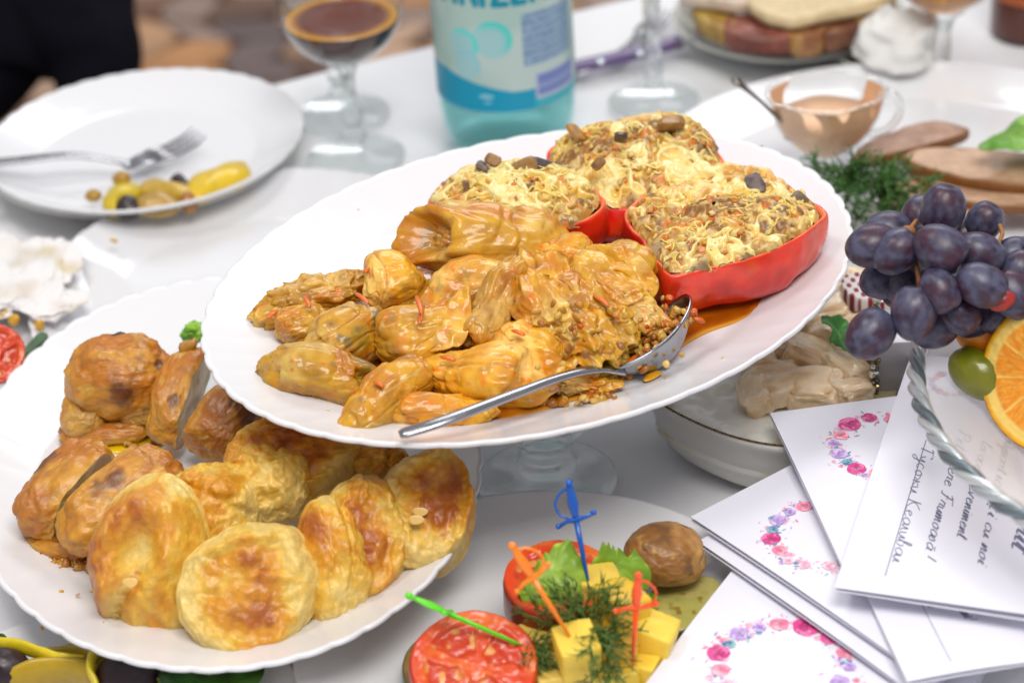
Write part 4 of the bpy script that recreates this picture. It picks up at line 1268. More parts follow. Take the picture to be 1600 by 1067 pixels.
    for k in range(strands):
        j = rg.integers(n); r = math.sqrt(rg.random()) * .86
        x, y = q[j, 0] * r, q[j, 1] * r; hd = rg.random() * 6.283; cv = rg.normal() * .22
        xs, ys = [], []; m_ = rg.integers(6, 13)
        for s in range(m_):
            xs.append(x); ys.append(y); x += math.cos(hd) * .0011; y += math.sin(hd) * .0011; hd += cv + rg.normal() * .3
        xs, ys = np.array(xs), np.array(ys)
        zz = hgt(xs, ys) + .0018 + rg.uniform(-.0012, .0006) + .0010 * np.sin(np.linspace(0, 3.14, m_))
        V, F = tube(np.stack([xs, ys, zz], 1), np.interp(np.linspace(0, 1, m_), [0, .3, .7, 1], [.0002, .0007, .0006, .0002]) * rg.uniform(.5, 1.25), 7)
        mb.put(V + C, F, lerp(np.array([L(250, 222, 130)]), L(240, 196, 90), rg.random())[0])
    mb.add("cheese_strands", MAT['cheese'], t, kind='stuff')
    mb = MB(); pts = []
    for k in range(80):
        j = rg.integers(n); r = math.sqrt(rg.random()) * .92
        x, y = np.array([q[j, 0] * r]), np.array([q[j, 1] * r])
        pts.append(np.array([x[0], y[0], hgt(x, y)[0] + .0006]) + C)
    crumbs(mb, pts, .0017, [L(226, 176, 84), L(196, 132, 52), L(236, 200, 120), L(224, 122, 30), L(170, 120, 66), L(212, 160, 64), L(246, 214, 130)], seed)
    mb.add("filling_grains", MAT['filling'], t, kind='stuff')
    return t


def chunk(t, u, v, z, r, c1, c2, seed, name="mushroom_piece", boxy=.7):
    z -= .0035
    d, F = ico(5)
    q = np.sign(d) * np.abs(d) ** .5
    rg = np.random.default_rng(seed)
    Q, _ = np.linalg.qr(rg.normal(size=(3, 3)))
    V = (q * (1 + .12 * fbm(d, 1.8, 3, seed))[:, None] * np.array([1.5, 1.0, .42]) * r) @ Q.T + np.array(P(u, v, z))
    c = lerp(np.tile(c1, (len(V), 1)), c2, sstep(-.2, .4, fbm(V, 250, 3, seed)))
    add(name, V, F, MAT['filling'], t, cols=c)


DK, DK2, TN, TN2 = L(122, 104, 96), L(82, 68, 68), L(176, 130, 80), L(140, 100, 62)
RZ = FZ + .033
t = pepper([(1046, 434, .035), (1110, 420, .037), (1180, 403, .038), (1250, 373, .038), (1289, 338, .037), (1270, 316, .037), (1222, 284, .037), (1160, 262, .036), (1085, 268, .036), (1015, 302, .037), (982, 328, .037), (980, 350, .037), (1002, 378, .036), (1026, 412, .035)],
           .036, 3, "front right pepper half, showing its long red side", mound=.007)
for u, v, z, r, A_, B_, s in [(1180, 288, .048, .0052, DK, DK2, 1), (1244, 332, .040, .0072, TN, TN2, 2), (1252, 318, .043, .005, L(130, 110, 90), TN2, 3), (1020, 400, .037, .007, L(190, 160, 120), TN, 5), (1190, 360, .046, .0035, TN, TN2, 7)]:
    chunk(t, u, v, FZ + z, r, A_, B_, s)
mbx = MB()
V, F, T, I = pad([P(u, v, FZ + z) for u, v, z in [(1150, 388, .036), (1166, 382, .037), (1178, 386, .036), (1178, 398, .031), (1170, 404, .029), (1158, 400, .031)]], .0025, rings=8, n=60, rnd=.8, dome=.001, up=tuple(CAMZ))
add("cheese_drip", V, F, MAT['cheese'], t, cols=np.tile(L(240, 190, 110), (len(V), 1)))
# back
t = pepper([(862, 254, .034), (856, 238, .036), (880, 222, .038), (930, 206, .040), (1000, 192, .041), (1060, 188, .042), (1102, 202, .042), (1120, 230, .040), (1134, 262, .036), (1106, 296, .034), (1030, 322, .032), (955, 330, .031), (892, 304, .032)],
           .036, 5, "rear pepper half with the tallest cheese topped heap", mound=.0145)
for u, v, z, r, A_, B_, s in [(970, 215, .068, .0042, DK2, DK, 11), (1048, 196, .060, .0085, TN, L(190, 150, 90), 12), (935, 256, .060, .0030, TN, TN2, 13), (900, 208, .056, .005, L(196, 140, 50), TN, 16)]:
    chunk(t, u, v, FZ + z, r, A_, B_, s)
# left
t = pepper([(668, 312, .032), (690, 286, .036), (750, 264, .038), (830, 258, .038), (890, 272, .038), (930, 294, .038), (944, 318, .038), (918, 344, .037), (872, 360, .036), (800, 370, .034), (720, 366, .032), (680, 345, .032)],
           .032, 8, "left pepper half, partly covered by the biggest cabbage roll", mound=.010)
for u, v, z, r, A_, B_, s in [(758, 262, .05, .0055, DK, L(110, 80, 60), 21), (850, 262, .052, .006, DK2, L(60, 56, 66), 22), (820, 262, .055, .0055, L(170, 130, 80), TN, 24), (728, 292, .05, .004, L(130, 86, 60), TN2, 25), (770, 250, .056, .0035, TN, TN2, 27)]:
    chunk(t, u, v, FZ + z, r, A_, B_, s)
mbc = MB()
rgs = np.random.default_rng(44)
crumbs(mbc, [P(u, v, FZ + z) for u, v, z in [(1276, 206, .012), (1272, 286, .012), (486, 374, .006), (560, 330, .010), (388, 480, .006), (1040, 590, .004), (1130, 560, .008), (700, 250, .012), (980, 612, .006), (352, 560, .010), (1190, 230, .006), (470, 410, .001), (520, 392, .001)]], .0011, [L(206, 160, 60), L(190, 130, 40), L(214, 190, 120)], 12)
mbc.add("crumb_specks", MAT['food'], label="tiny tan specks scattered on the raised platter rim", cat="crumbs", kind='stuff')
# ================================================================ left: empty platter behind, pastry platter in front
rp = [(112, 470), (120, 440), (150, 400), (190, 370), (230, 346), (330, 310), (450, 292), (560, 285)]
cR = P(400, 436, .022)
dish("serving_platter", "nearly empty white platter left of the raised platter", "platter", (cR.x, cR.y), 0, .152, .165, R(-6), rim=.016, scal=50, samp=.006)
po = [(0, 610), (50, 555), (100, 508), (165, 474), (290, 440), (0, 905), (60, 960), (130, 1005), (200, 1030), (300, 1046), (400, 1038), (500, 1010), (600, 955), (680, 895), (705, 865), (750, 740)]
PZ0 = .022
(pcx, pcy), pa, pb, pang = fit_ellipse(px(po, PZ0 + .006 + .022))
print("pastry platter", pcx, pcy, pa, pb, pang)
dish("serving_platter", "white scalloped platter of pastries and chicken rolls at front left", "platter", (pcx, pcy), PZ0, pa, pb, pang, rim=.022, flat=.68, scal=50, samp=.010, flute=.0008)
PZ = PZ0 + .0062
V, F, T, I = pad(px([(92, 690), (130, 668), (200, 672), (250, 664), (262, 690), (200, 706), (130, 702)], PZ + .0012), .002, rings=8, n=60, rnd=.5)
add("oil_pool", V, F, MAT['sauce'], cols=np.tile(L(226, 190, 20), (len(V), 1)), label="yellow oil pool under the chicken rolls", cat="oil")

PA = dict(p=L(246, 212, 122), y=L(240, 192, 72), g=L(226, 154, 34), b=L(184, 98, 14), d=L(150, 72, 10))


def pastry(u, v, z, rx, ry, nrm, seed, label, kind=0, spin=0, thick=.0155, bake=0.0):
    """a puff pastry round leaning back; rx, ry in picture pixels; nrm = the way its crust faces (blend to camera, right, up)"""
    C = np.array(P(u, v, PZ + z)); s = S(u, v, PZ + z)
    n_ = Vector(CAMZ) * nrm[0] + Vector(CAMX) * nrm[1] + Vector(CAMY) * nrm[2]
    n_.normalize()
    xd = Vector(CAMX) - n_ * n_.dot(Vector(CAMX))
    Rm = frame(xd, n_)
    cosx = math.sqrt(max(.15, 1 - (n_.dot(Vector(CAMX))) ** 2)); cosy = math.sqrt(max(.15, 1 - (n_.dot(Vector(CAMY))) ** 2))
    rx_, ry_ = rx * s / cosx, ry * s / cosy
    d, F = ico(6)
    x, y, z_ = d.T
    rr = np.hypot(x, y); an = np.arctan2(y, x)
    q = np.stack([x, y], 1) / np.maximum(rr, 1e-6)[:, None] * (rr ** .74)[:, None]
    rg = np.random.default_rng(seed); off = rg.random(3) * 30
    ed = 1 + .05 * np.sin(2 * an + seed) + .03 * np.sin(3 * an + 2 * seed) + .10 * fbm(np.stack([np.cos(an), np.sin(an), 0 * an], 1) + off, 1.8, 3, seed)
    X = q[:, 0] * rx_ * ed; Y = q[:, 1] * ry_ * ed
    R2 = np.hypot(q[:, 0], q[:, 1])
    top = z_ > -.15
    H = thick * np.sign(z_) * np.abs(z_) ** .72
    pl = np.stack([q[:, 0], q[:, 1], 0 * x], 1) + off
    lump = fbm(pl, 1.9, 3, seed + 1)
    qw = q + .16 * np.stack([vn(pl * 1.5 + 3, seed + 41), vn(pl * 1.5 + 8, seed + 42)], 1)
    RW = np.hypot(qw[:, 0] + .08, qw[:, 1] - .06); AW = np.arctan2(qw[:, 1], qw[:, 0])
    if kind == 1:                                           # a bent roll of dough closed to a ring
        slit = np.exp(-(np.angle(np.exp(1j * (AW - spin))) / .16) ** 2) * sstep(.1, .4, RW)
        groove = np.maximum(np.exp(-(RW / .17) ** 2), slit * .8)
        H += np.where(top, .0075 * np.exp(-((RW - .56) / .24) ** 2) - .0115 * np.exp(-(RW / .22) ** 2) - .0090 * slit, 0)
    elif kind == 2:                                         # crimped rim round a sunk middle
        H += np.where(top, .0050 * np.exp(-((RW - .84) / .13) ** 2) - .0062 * np.exp(-(RW / .5) ** 2), 0)
        groove = np.exp(-((RW - .66) / .07) ** 2)
    else:
        cr = np.abs(qw[:, 0] * math.cos(spin) + qw[:, 1] * math.sin(spin) - .15)
        groove = np.exp(-(cr / .07) ** 2)
        H += np.where(top, -.0030 * groove, 0)
    if kind != 2:                                           # the end of the dough sheet lapped over
        ang_ = (AW - spin + .5 * vn(pl * 1.3, seed + 47)) / (2 * np.pi) % 1.0
        H += np.where(top, (.0150 if kind == 1 else .0080) * (ang_ - .5) * sstep(.985, .955, ang_) * sstep(.08, .40, RW), 0)
    wrk = ridge(pl * np.array([1, 1, 1]), 1.7, seed + 44, 3)
    H += np.where(top, -.0014 * sstep(.8, 1.5, wrk) + .0012 * sstep(.1, .5, fbm(pl, 5, 3, seed + 45)), 0)
    H += np.where(top, .0075 * (1 - np.clip(R2, 0, 1) ** 2) - .002, 0)
    H += np.where(top, lump * .0052, lump * .002)
    lay = np.sin((z_ * 20 + 4 * fbm(pl, 2.0, 2, seed + 6)) * 1.0) * sstep(.55, .15, np.abs(z_)) * sstep(.6, .95, R2)   # flaky layers at the side
    X *= 1 + .018 * lay; Y *= 1 + .018 * lay
    W = np.stack([X, Y, H], 1)
    fine = fbm(pl, 11, 3, seed + 8) * .0010 + np.clip(fbm(pl, 6, 3, seed + 9) - .15, 0, 1) * .0035
    W[:, 2] += fine * np.where(top, 1, .3)
    W[:, 2] -= .10 * (X ** 2 / rx_ + Y ** 2 / ry_) * .45
    V = W @ Rm.T + C
    low = V[:, 2] < PZ + .0006
    V[low, 2] = PZ + .0006
    b1 = fbm(pl, 1.7, 4, seed + 20); b2 = fbm(pl, 4.5, 4, seed + 21)
    hgt_ = H / thick
    br = .42 + b1 * .6 + b2 * .32 + bake * .7 + .15 * (hgt_ - .8) - .45 * sstep(.72, .98, R2) * sstep(.35, -.3, b1) - .1 * groove
    if kind == 2: br += .50 * sstep(.78, .3, RW) - .12
    if kind == 1: br += .30 * sstep(-.2, .7, -qw[:, 0] + .6 * qw[:, 1]) - .30 * np.exp(-(RW / .25) ** 2)
    if kind == 0: br += .30 * (qw[:, 0] * math.cos(spin + 2) + qw[:, 1] * math.sin(spin + 2))
    c = lerp(np.tile(PA['p'], (len(V), 1)), PA['y'], sstep(.0, .30, br))
    c = lerp(c, PA['g'], sstep(.28, .62, br)); c = lerp(c, PA['b'], sstep(.68, 1.0, br)); c = lerp(c, PA['d'], sstep(1.0, 1.3, br))
    if kind == 1: c = lerp(c, L(238, 214, 132), np.clip(groove, 0, 1) * .75)
    side = sstep(.25, -.2, z_)
    c = lerp(c, lerp(np.tile(PA['p'], (len(V), 1)), PA['y'], sstep(-.2, .5, lay + b2)), side * .85)
    return add("pastry", V, F, MAT['pastry'], cols=c, label=label, cat="pastry", group="puff pastries on the front left platter")


# from the back to the front
pastry(592, 722, .030, 52, 34, (.9, .2, .35), 61, "small far pastry peeking out under the raised platter", bake=.2)
pastry(668, 800, .028, 78, 90, (.86, .22, .38), 62, "rightmost pastry with a thick pale side", kind=2, thick=.016, bake=.12)
pastry(455, 722, .038, 105, 70, (.85, .05, .45), 63, "dark gold pastry at the back right under the platter rim", kind=2, bake=.22)
pastry(414, 758, .036, 72, 72, (.9, .1, .3), 64, "pale topped pastry behind the coiled one", kind=0, spin=.8, bake=-.12)
pastry(566, 842, .026, 70, 100, (.9, .32, .2), 65, "second pastry from the right, golden with a pale rim", kind=2, bake=.1)
pastry(332, 802, .033, 78, 80, (.92, -.1, .3), 66, "pastry hidden behind the coiled one, with flaky blond top", kind=0, spin=1.2, bake=.0)
pastry(520, 880, .024, 60, 98, (.9, .34, .15), 67, "narrow leaning pastry, third from the right", kind=0, spin=.2, bake=.08)
pastry(240, 876, .026, 96, 126, (.95, -.15, .2), 68, "large coiled pastry with almond flakes at the left front", kind=1, spin=-2.2, thick=.019, bake=-.02)
pastry(392, 926, .022, 112, 106, (.95, .08, .2), 69, "front pastry nearest the rim with an amber sunken middle", kind=2, thick=.017, bake=.1)
# horns of dough
def dough(pts, r, seed, label):
    pth = smooth_path([P(u, v, PZ + z) for u, v, z in pts], 40)
    V, F = tube(pth, np.interp(np.linspace(0, 1, 40), [0, .3, .7, 1], [.3, 1, 1, .4]) * r, 28)
    V = np.asarray(V); V += fbm(V, 110, 4, seed)[:, None] * .009 * np.array([.4, -.6, .8])
    b = .5 + fbm(V, 60, 4, seed)
    c = lerp(np.tile(PA['p'], (len(V), 1)), PA['g'], sstep(.1, .8, b)); c = lerp(c, PA['b'], sstep(.75, 1.1, b))
    add("pastry_fold", V, F, MAT['pastry'], cols=c, label=label, cat="pastry")
for k, (u, v, z, a) in enumerate([(196, 822, .040, .5), (205, 910, .037, 2.2), (655, 800, .042, 1), (648, 812, .041, .2), (215, 826, .041, .9)]):
    o = P(u, v, PZ + z)
    q = [o + Vector(tuple(CAMX)) * (math.cos(w + a) * .0042 * (1 + .3 * math.cos(w))) + Vector(tuple(CAMY)) * (math.sin(w + a) * .0026) + Vector(tuple(CAMX)) * 0 for w in np.linspace(0, 6.283, 9)[:-1]]
    V, F, T, I = pad(q, .001, rings=3, n=24, rnd=.5, up=tuple(CAMZ))
    add("almond_flake", V, F, MAT['food'], cols=np.tile(L(240, 198, 116), (len(V), 1)), label=["thin almond flake at the upper left of the coiled pastry", "thin almond flake at the lower left of the coiled pastry", "upper almond flake on the rightmost pastry", "lower almond flake on the rightmost pastry", "second almond flake beside the upper left one on the coiled pastry"][k], cat="almond flake", group="almond flakes on the pastries")


# ---------------------------------------------------------------- chicken rolls
def lobe(parent, u0, v0, z0, u1, v1, z1, w, h, seed, char=.0, bend=.0, sub=6, name="slice", pale=0.0, cut=0, cutat=.5, chars=()):
    A, B = P(u0, v0, PZ + z0), P(u1, v1, PZ + z1)
    C = (A + B) / 2; ln = (B - A).length / 2
    s = dep((u0 + u1) / 2, (v0 + v1) / 2, PZ + .02) / FPX
    Rm = frame(B - A, CAMZ * .6 + Vector((0, 0, .8)))
    d, F = ico(sub); x, y, z = d.T
    rg = np.random.default_rng(seed); off = rg.random(3) * 40
    q = np.sign(d) * np.abs(d) ** np.array([.85, .85, .85])
    W = q * np.array([ln, w * s / 2, h * s / 2])
    r = 1 + .22 * fbm(d + off, 1.2, 3, seed) + .045 * fbm(d + off, 4, 3, seed + 1) + .030 * fbm((d + off) * np.array([1, 2.2, 2.2]), 6, 3, seed + 31) - .03 * np.clip(ridge((d + off) * np.array([1, 1.6, 1.6]), 1.1, seed + 2, 2) - .8, 0, 1)
    W *= r[:, None]
    W[:, 2] += bend * (x ** 2) * h * s
    hw = w * s / 2; cutm = np.zeros(len(W))
    if cut:                                                # sliced straight through on this side
        over = W[:, 1] * cut - cutat * hw * (1 + .10 * vn(W * 90 + off, seed + 9))
        cutm = sstep(-.0006, .0006, over)
        W[:, 1] -= np.where(over > 0, over * .97, 0) * cut
    V = W @ Rm.T + np.array(C)
    V[:, 2] = np.maximum(V[:, 2], PZ + .0004)
    n1 = fbm((W * np.array([.5, 1.5, 1.5])) + off, 40, 4, seed + 5); n2 = fbm(V, 90, 4, seed + 6); n3 = fbm(V, 17, 3, seed + 7)
    c = lerp(np.tile(L(222, 158, 44), (len(V), 1)), L(198, 118, 18), sstep(-.25, .35, n1))
    c = lerp(c, L(232, 186, 80), sstep(.1, .45, n2) * .6)
    c = lerp(c, L(176, 84, 12), sstep(.05, .5, -n1 + .3 * n2 + char * .4) * .7)
    c = lerp(c, L(96, 40, 14), sstep(.28, .62, n3 + n2 * .3 + char * .3) * .8)
    c = lerp(c, L(216, 178, 96), sstep(.2, -.5, y * np.sign(pale) if pale else np.ones_like(y)) * abs(pale))
    c = lerp(c, L(206, 170, 90), sstep(-.2, -.8, z) * .6)
    c = lerp(c, lerp(np.tile(L(222, 190, 124), (len(V), 1)), L(180, 136, 66), sstep(-.2, .4, n2)), cutm)
    for (cu_, cv_, cz_, cr_) in chars:                     # scorched spots on the skin
        dd = np.linalg.norm((V - np.array(P(cu_, cv_, PZ + cz_))) * np.array([1, .8, 1]), axis=1) / cr_ + n2 * .7 + n1 * .5
        c = lerp(c, L(92, 38, 12), sstep(1.0, .35, dd) * .85)
    return add(name, V, F, MAT['chicken'], parent, cols=c)


t = thing("chicken_roll", P(185, 610, PZ), "roast chicken roll at the back left with a dark hollow", "chicken roll")
lobe(t, 102, 594, .034, 274, 582, .034, 126, 118, 71, char=.0, name="roll_top", chars=[(190, 618, .040, .014), (250, 570, .046, .005)])
lobe(t, 96, 652, .014, 166, 648, .015, 76, 70, 72, name="flesh", pale=.4)
lobe(t, 178, 636, .016, 262, 630, .016, 88, 90, 73, name="flesh", pale=.4)
lobe(t, 96, 684, .006, 226, 676, .006, 40, 36, 74, name="juices", char=.3)
V, F, d = blob(P(186, 526, PZ + .056), (.005, .004, .002), 4, lambda d: .4 * fbm(d, 2, 3, 3)); add("char_bit", V, F, MAT['chicken'], t, cols=np.tile(L(70, 40, 22), (len(V), 1)))
t = thing("chicken_roll", P(320, 650, PZ), "roast chicken roll cut in two behind the pastries", "chicken roll")
lobe(t, 256, 690, .018, 312, 552, .044, 92, 84, 75, cut=-1, cutat=.45, chars=[(272, 626, .04, .005)])
lobe(t, 306, 704, .020, 398, 608, .036, 108, 92, 76, cut=1, cutat=.62, char=.1, chars=[(385, 640, .04, .010)])
V, F = tube(smooth_path([P(290, 545, PZ + .05), P(300, 538, PZ + .055), P(306, 530, PZ + .058)], 10), np.linspace(.005, .0015, 10), 10); add("skin_tip", V, F, MAT['chicken'], t, cols=np.tile(L(206, 150, 60), (len(V), 1)))
t = thing("chicken_roll", P(160, 780, PZ), "roast chicken roll sliced in two at the far left, charred on top", "chicken roll")
lobe(t, 52, 832, .018, 170, 706, .032, 124, 108, 77, cut=-1, cutat=.40, chars=[(66, 716, .040, .014)])
lobe(t, 112, 848, .018, 276, 722, .034, 146, 122, 78, cut=1, cutat=.58, char=.05, chars=[(158, 752, .050, .012), (120, 740, .046, .008)])
lobe(t, 40, 846, .006, 130, 866, .006, 36, 34, 79, name="juices", char=.2)
mbc = MB(); pts = []
rng = np.random.default_rng(9)
for k in range(130): pts.append(P(rng.normal(95, 34), rng.normal(874, 8) + 0, PZ + .002))
for k in range(70): pts.append(P(rng.uniform(96, 250), rng.normal(676, 9), PZ + .004))
crumbs(mbc, pts, .0022, [L(190, 120, 30), L(206, 150, 60), L(150, 84, 20), L(220, 180, 90)], 6)
mbc.add("roast_crumbs", MAT['chicken'], label="brown roasting crumbs round the chicken rolls", cat="crumbs", kind='stuff')
mbc = MB(); pts = []
for k in range(40): pts.append(P(rng.uniform(10, 110), rng.uniform(620, 760), PZ + .003))
for k in range(16): pts.append(P(rng.uniform(40, 260), rng.uniform(900, 990), PZ + .008))
crumbs(mbc, pts, .0011, [L(222, 178, 70), L(214, 150, 50), L(200, 160, 90)], 7)
mbc.add("crumb_specks", MAT['food'], label="tiny yellow specks scattered on the pastry platter rim", cat="crumbs", kind='stuff')
# little green herb by the raised platter
V, F, d = blob(P(306, 520, PZ + .03), (.008, .006, .006), 5, lambda d: .5 * fbm(d, 2.4, 3, 4))
add("herb_sprig", V, F, MAT['leaf'], cols=lerp(np.tile(L(96, 150, 30), (len(V), 1)), L(150, 196, 60), sstep(-.2, .4, fbm(V, 150, 3, 4))), label="bit of green herb beside the raised platter rim", cat="herb")

# ================================================================ far left: side plate with crumpled paper and tomato
cc = P(-60, 520, .02)
dish("side_plate", "white plate cut by the left edge, holding tomato and paper", "plate", (cc.x, cc.y), 0, .12, .12, 0, rim=.012, scal=0, mat='plain_china')
mbc = MB(); dI, fI = ico(5)
for k, (u, v, ax_, ay_, az_) in enumerate([(30, 430, .034, .050, .006), (-30, 460, .036, .05, .006), (80, 470, .026, .03, .006), (72, 412, .024, .04, .005), (-10, 400, .04, .04, .005)]):
    f_ = ridge(dI * np.array([1, 1, .5]) + k * 5, 1.7, 5 + k, 2) * .16 + fbm(dI, 1.6, 2, 9 + k) * .5
    W = dI * (1 + f_)[:, None] * np.array([ax_, ay_, az_]) * .8
    V = W + np.array(P(u, v, .026)); V[:, 2] = np.maximum(V[:, 2], .0205)
    mbc.put(V, fI, lerp(lerp(np.tile(L(226, 222, 220), (len(V), 1)), L(208, 198, 186), sstep(.0, .5, fbm(V, 40, 2, 3))), L(206, 190, 150), sstep(.35, .6, fbm(V, 50, 2, 8)) * .7))
mbc.add("crumpled_paper", M("crumpled tissue", None, rough=.8, sss=.1), label="crumpled thin white paper left of the nearly empty platter", cat="paper")
def tomato_slice(name, label, center, r, nrm, th, seed, cat="tomato slice", parent=None, c_sk=L(196, 30, 16)):
    """a cut round: skin at the side, wall, seed chambers"""
    C = np.array(tuple(center)); n = Vector(nrm).normalized()
    Rm = frame(Vector((1, 0, 0)) - n * n.x, n)
    a = np.linspace(0, 2 * np.pi, 60, endpoint=False)
    o = [C + Rm @ np.array([r * math.cos(w) * (1 + .03 * math.sin(3 * w)), r * math.sin(w), 0]) for w in a]
    V, F, T, I = pad(o, th, rings=40, n=160, rnd=.5, up=tuple(n))
    loc = (V - C) @ Rm
    an = np.arctan2(loc[:, 1], loc[:, 0])
    ch = (T < .74) & (T > .22)
    spoke = np.abs(np.sin(an * 2 + seed + .8 * fbm(loc, 60, 2, seed)))
    gel = sstep(.42, .58, spoke) * sstep(.80, .70, T) * sstep(.18, .3, T)
    V = V - np.outer(gel * I * .0016, np.array(n)) + np.outer(I * fbm(V, 200, 3, seed) * .0008, np.array(n))
    c = lerp(np.tile(L(224, 70, 18), (len(V), 1)), L(236, 110, 34), sstep(-.2, .4, fbm(V, 80, 3, seed)))
    c = lerp(c, L(204, 50, 8), gel * .8)
    sd = gel * sstep(.25, .45, vn(loc * 240, seed + 3))
    c = lerp(c, L(228, 160, 80), sd * .9)
    c = lerp(c, c_sk, np.maximum(sstep(.93, .985, T), (I < .5)))
    return add(name, V, F, MAT['fruit'], parent, cols=c, label=label, cat=cat)
tomato_slice("tomato_slice", "red tomato slice at the left edge near crumpled paper", P(-8, 552, .045), .0195, (.3, -.75, .6), .010, 2)
leaf_sheet("herb_leaf", "dark green herb leaf tucked behind the left edge tomato", [(20, 570, .03), (40, 545, .035), (62, 522, .04), (76, 528, .038), (60, 548, .032), (36, 580, .028)], .03, L(40, 84, 40), L(70, 110, 60), amp=.003)
mbc = MB()
crumbs(mbc, [P(u, v, .024) for u, v in [(3, 494), (22, 500), (58, 500), (62, 508), (10, 488), (178, 376)]], .0030, [L(226, 170, 40)], 3)
mbc.add("orange_specks", MAT['food'], label="orange grease specks on the left edge plate", cat="crumbs", kind='stuff')

# ================================================================ bottom left: salad under the pastry platter
cc = P(130, 1120, .02)
dish("salad_plate", "white plate of mixed salad at the bottom left corner", "plate", (cc.x, cc.y), 0, .115, .10, 0, rim=.008, scal=0, mat='plain_china')
for k, (pts, r, c, lab) in enumerate([
    ([(-20, 998, .026), (40, 1012, .028), (85, 1026, .028), (130, 1034, .024)], .0038, L(232, 206, 30), "thin bright yellow pepper strip running along the salad plate"),
    ([(150, 1072, .022), (140, 1045, .028), (150, 1020, .030), (178, 1008, .028)], .0042, L(226, 200, 40), "curved yellow pepper strip standing in the salad"),
    ([(20, 1068, .016), (60, 1050, .02), (110, 1048, .02), (150, 1062, .018)], .0085, L(184, 150, 14), "broad dull yellow pepper strip in the salad"),
    ([(60, 1030, .016), (120, 1024, .018), (170, 1040, .018)], .006, L(200, 172, 60), "pale yellow pepper strip under the thin bright one"),
    ([(250, 1072, .018), (290, 1052, .02), (330, 1064, .018)], .005, L(120, 130, 40), "olive green pepper strip beside the dark olive"),
]):
    V, F = tube(smooth_path([P(*q) for q in pts], 24), r, 12, flat=(.5, 1.2))
    V = np.asarray(V); V += fbm(V, 80, 2, k)[:, None] * .001
    add("pepper_strip", V, F, MAT['fruit'], cols=np.tile(c, (len(V), 1)), label=lab, cat="pepper strip")
for (u, v, r, lab) in [(200, 1056, .0135, "dark purple olive in the salad under the platter rim"), (4, 1046, .012, "dark olive cut by the left bottom corner")]:
    V, F, d = blob(P(u, v, .02), (r * 1.3, r, r), 5, lambda d: .05 * fbm(d, 2, 2, 3)); add("olive", V, F, MAT['grape'], cols=np.tile(L(44, 24, 30), (len(V), 1)), label=lab, cat="olive")
leaf_sheet("salad_leaf", "dark green leaf at the front of the salad plate", [(250, 1058), (300, 1036), (360, 1040), (410, 1034), (400, 1066), (340, 1090), (270, 1086)], .022, L(34, 76, 24), L(56, 110, 34), amp=.008, edge=.002)
leaf_sheet("salad_leaf", "dark green leaf at the left corner of the salad plate", [(-30, 1010), (0, 990), (14, 1002), (10, 1030), (-20, 1040)], .024, L(30, 64, 24), L(50, 90, 34), amp=.005)
# ================================================================ front plate of skewered snacks
cc = P(838, 985, .017)
dish("round_plate", "plain round white plate of skewered snacks at front centre", "plate", (cc.x, cc.y), 0, .131, .131, 0, rim=.012, flat=.72, scal=0, mat='plain_china', segs=160)
NZ = .0085
def round_slice(name, label, pts, z, th, inner, skin, cat, seed=0, seeds=None, nrm=(0, 0, 1)):
    V, F, T, I = pad(px(pts, z) if len(pts[0]) == 2 else [P(*q) for q in pts], th, rings=24, n=140, rnd=.4, amp=.0008, freq=80, seed=seed, up=nrm)
    c = lerp(np.tile(inner[0], (len(V), 1)), inner[1], sstep(-.3, .4, fbm(V, 60, 3, seed)))
    if seeds is not None: c = lerp(c, seeds, sstep(.25, .45, vn(V * 240, seed + 2)) * sstep(.75, .6, T))
    c = lerp(c, skin, np.maximum(sstep(.94, .985, T), I < .5))
    return add(name, V, F, MAT['fruit'], cols=c, label=label, cat=cat)
def ell(u, v, ru, rv, n=16, rot=0): return [(u + ru * math.cos(w) * math.cos(rot) - rv * math.sin(w) * math.sin(rot), v + ru * math.cos(w) * math.sin(rot) + rv * math.sin(w) * math.cos(rot)) for w in np.linspace(0, 6.2832, n + 1)[:-1]]
round_slice("zucchini_slice", "fried zucchini round under the front tomato slice", ell(726, 1040, 100, 68), NZ + .013, .012, (L(150, 120, 60), L(110, 70, 40)), L(56, 78, 22), "zucchini slice", 3)
tomato_slice("tomato_slice", "large tomato slice facing up at the bottom centre", P(741, 1040, NZ + .034), .0335, (.05, -.42, .9), .014, 4)
# standing rear tomato piece
tomato_slice("tomato_half", "thick dark red roasted tomato piece standing behind the lettuce", P(872, 900, NZ + .043), .0300, (0, -.12, 1), .040, 6, cat="tomato", c_sk=L(122, 26, 12))
round_slice("zucchini_slice", "pale zucchini round with seeds below the mushroom", [(1010, 930), (1040, 906), (1085, 898), (1120, 904), (1130, 930), (1110, 965), (1060, 985), (1020, 975), (1004, 950)], NZ + .014, .011, (L(176, 170, 90), L(198, 184, 110)), L(60, 76, 26), "zucchini slice", 5, seeds=L(150, 120, 50))
def lettuce(pts, z, label, seed, c1, c2, lift=.006, edge=.0035):
    leaf_sheet("lettuce_leaf", label, pts, z, c1, c2, amp=.010, freq=45, seed=seed, edge=edge, lift=lift, n=240)
LG1, LG2 = L(120, 156, 34), L(166, 196, 70)
lettuce([(808, 934, .050), (822, 900, .058), (846, 874, .064), (880, 860, .066), (908, 872, .064), (920, 905, .058), (905, 940, .048), (860, 955, .044), (822, 955, .044)], 0, "ruffled light green lettuce leaf in front of the roasted tomato", 3, LG1, LG2)
lettuce([(905, 900, .05), (925, 876, .058), (960, 870, .055), (985, 874, .050), (1008, 890, .045), (1018, 908, .040), (1000, 925, .036), (960, 930, .038), (925, 920, .042)], 0, "ruffled green lettuce leaf between blue sword and mushroom", 6, LG1, LG2)
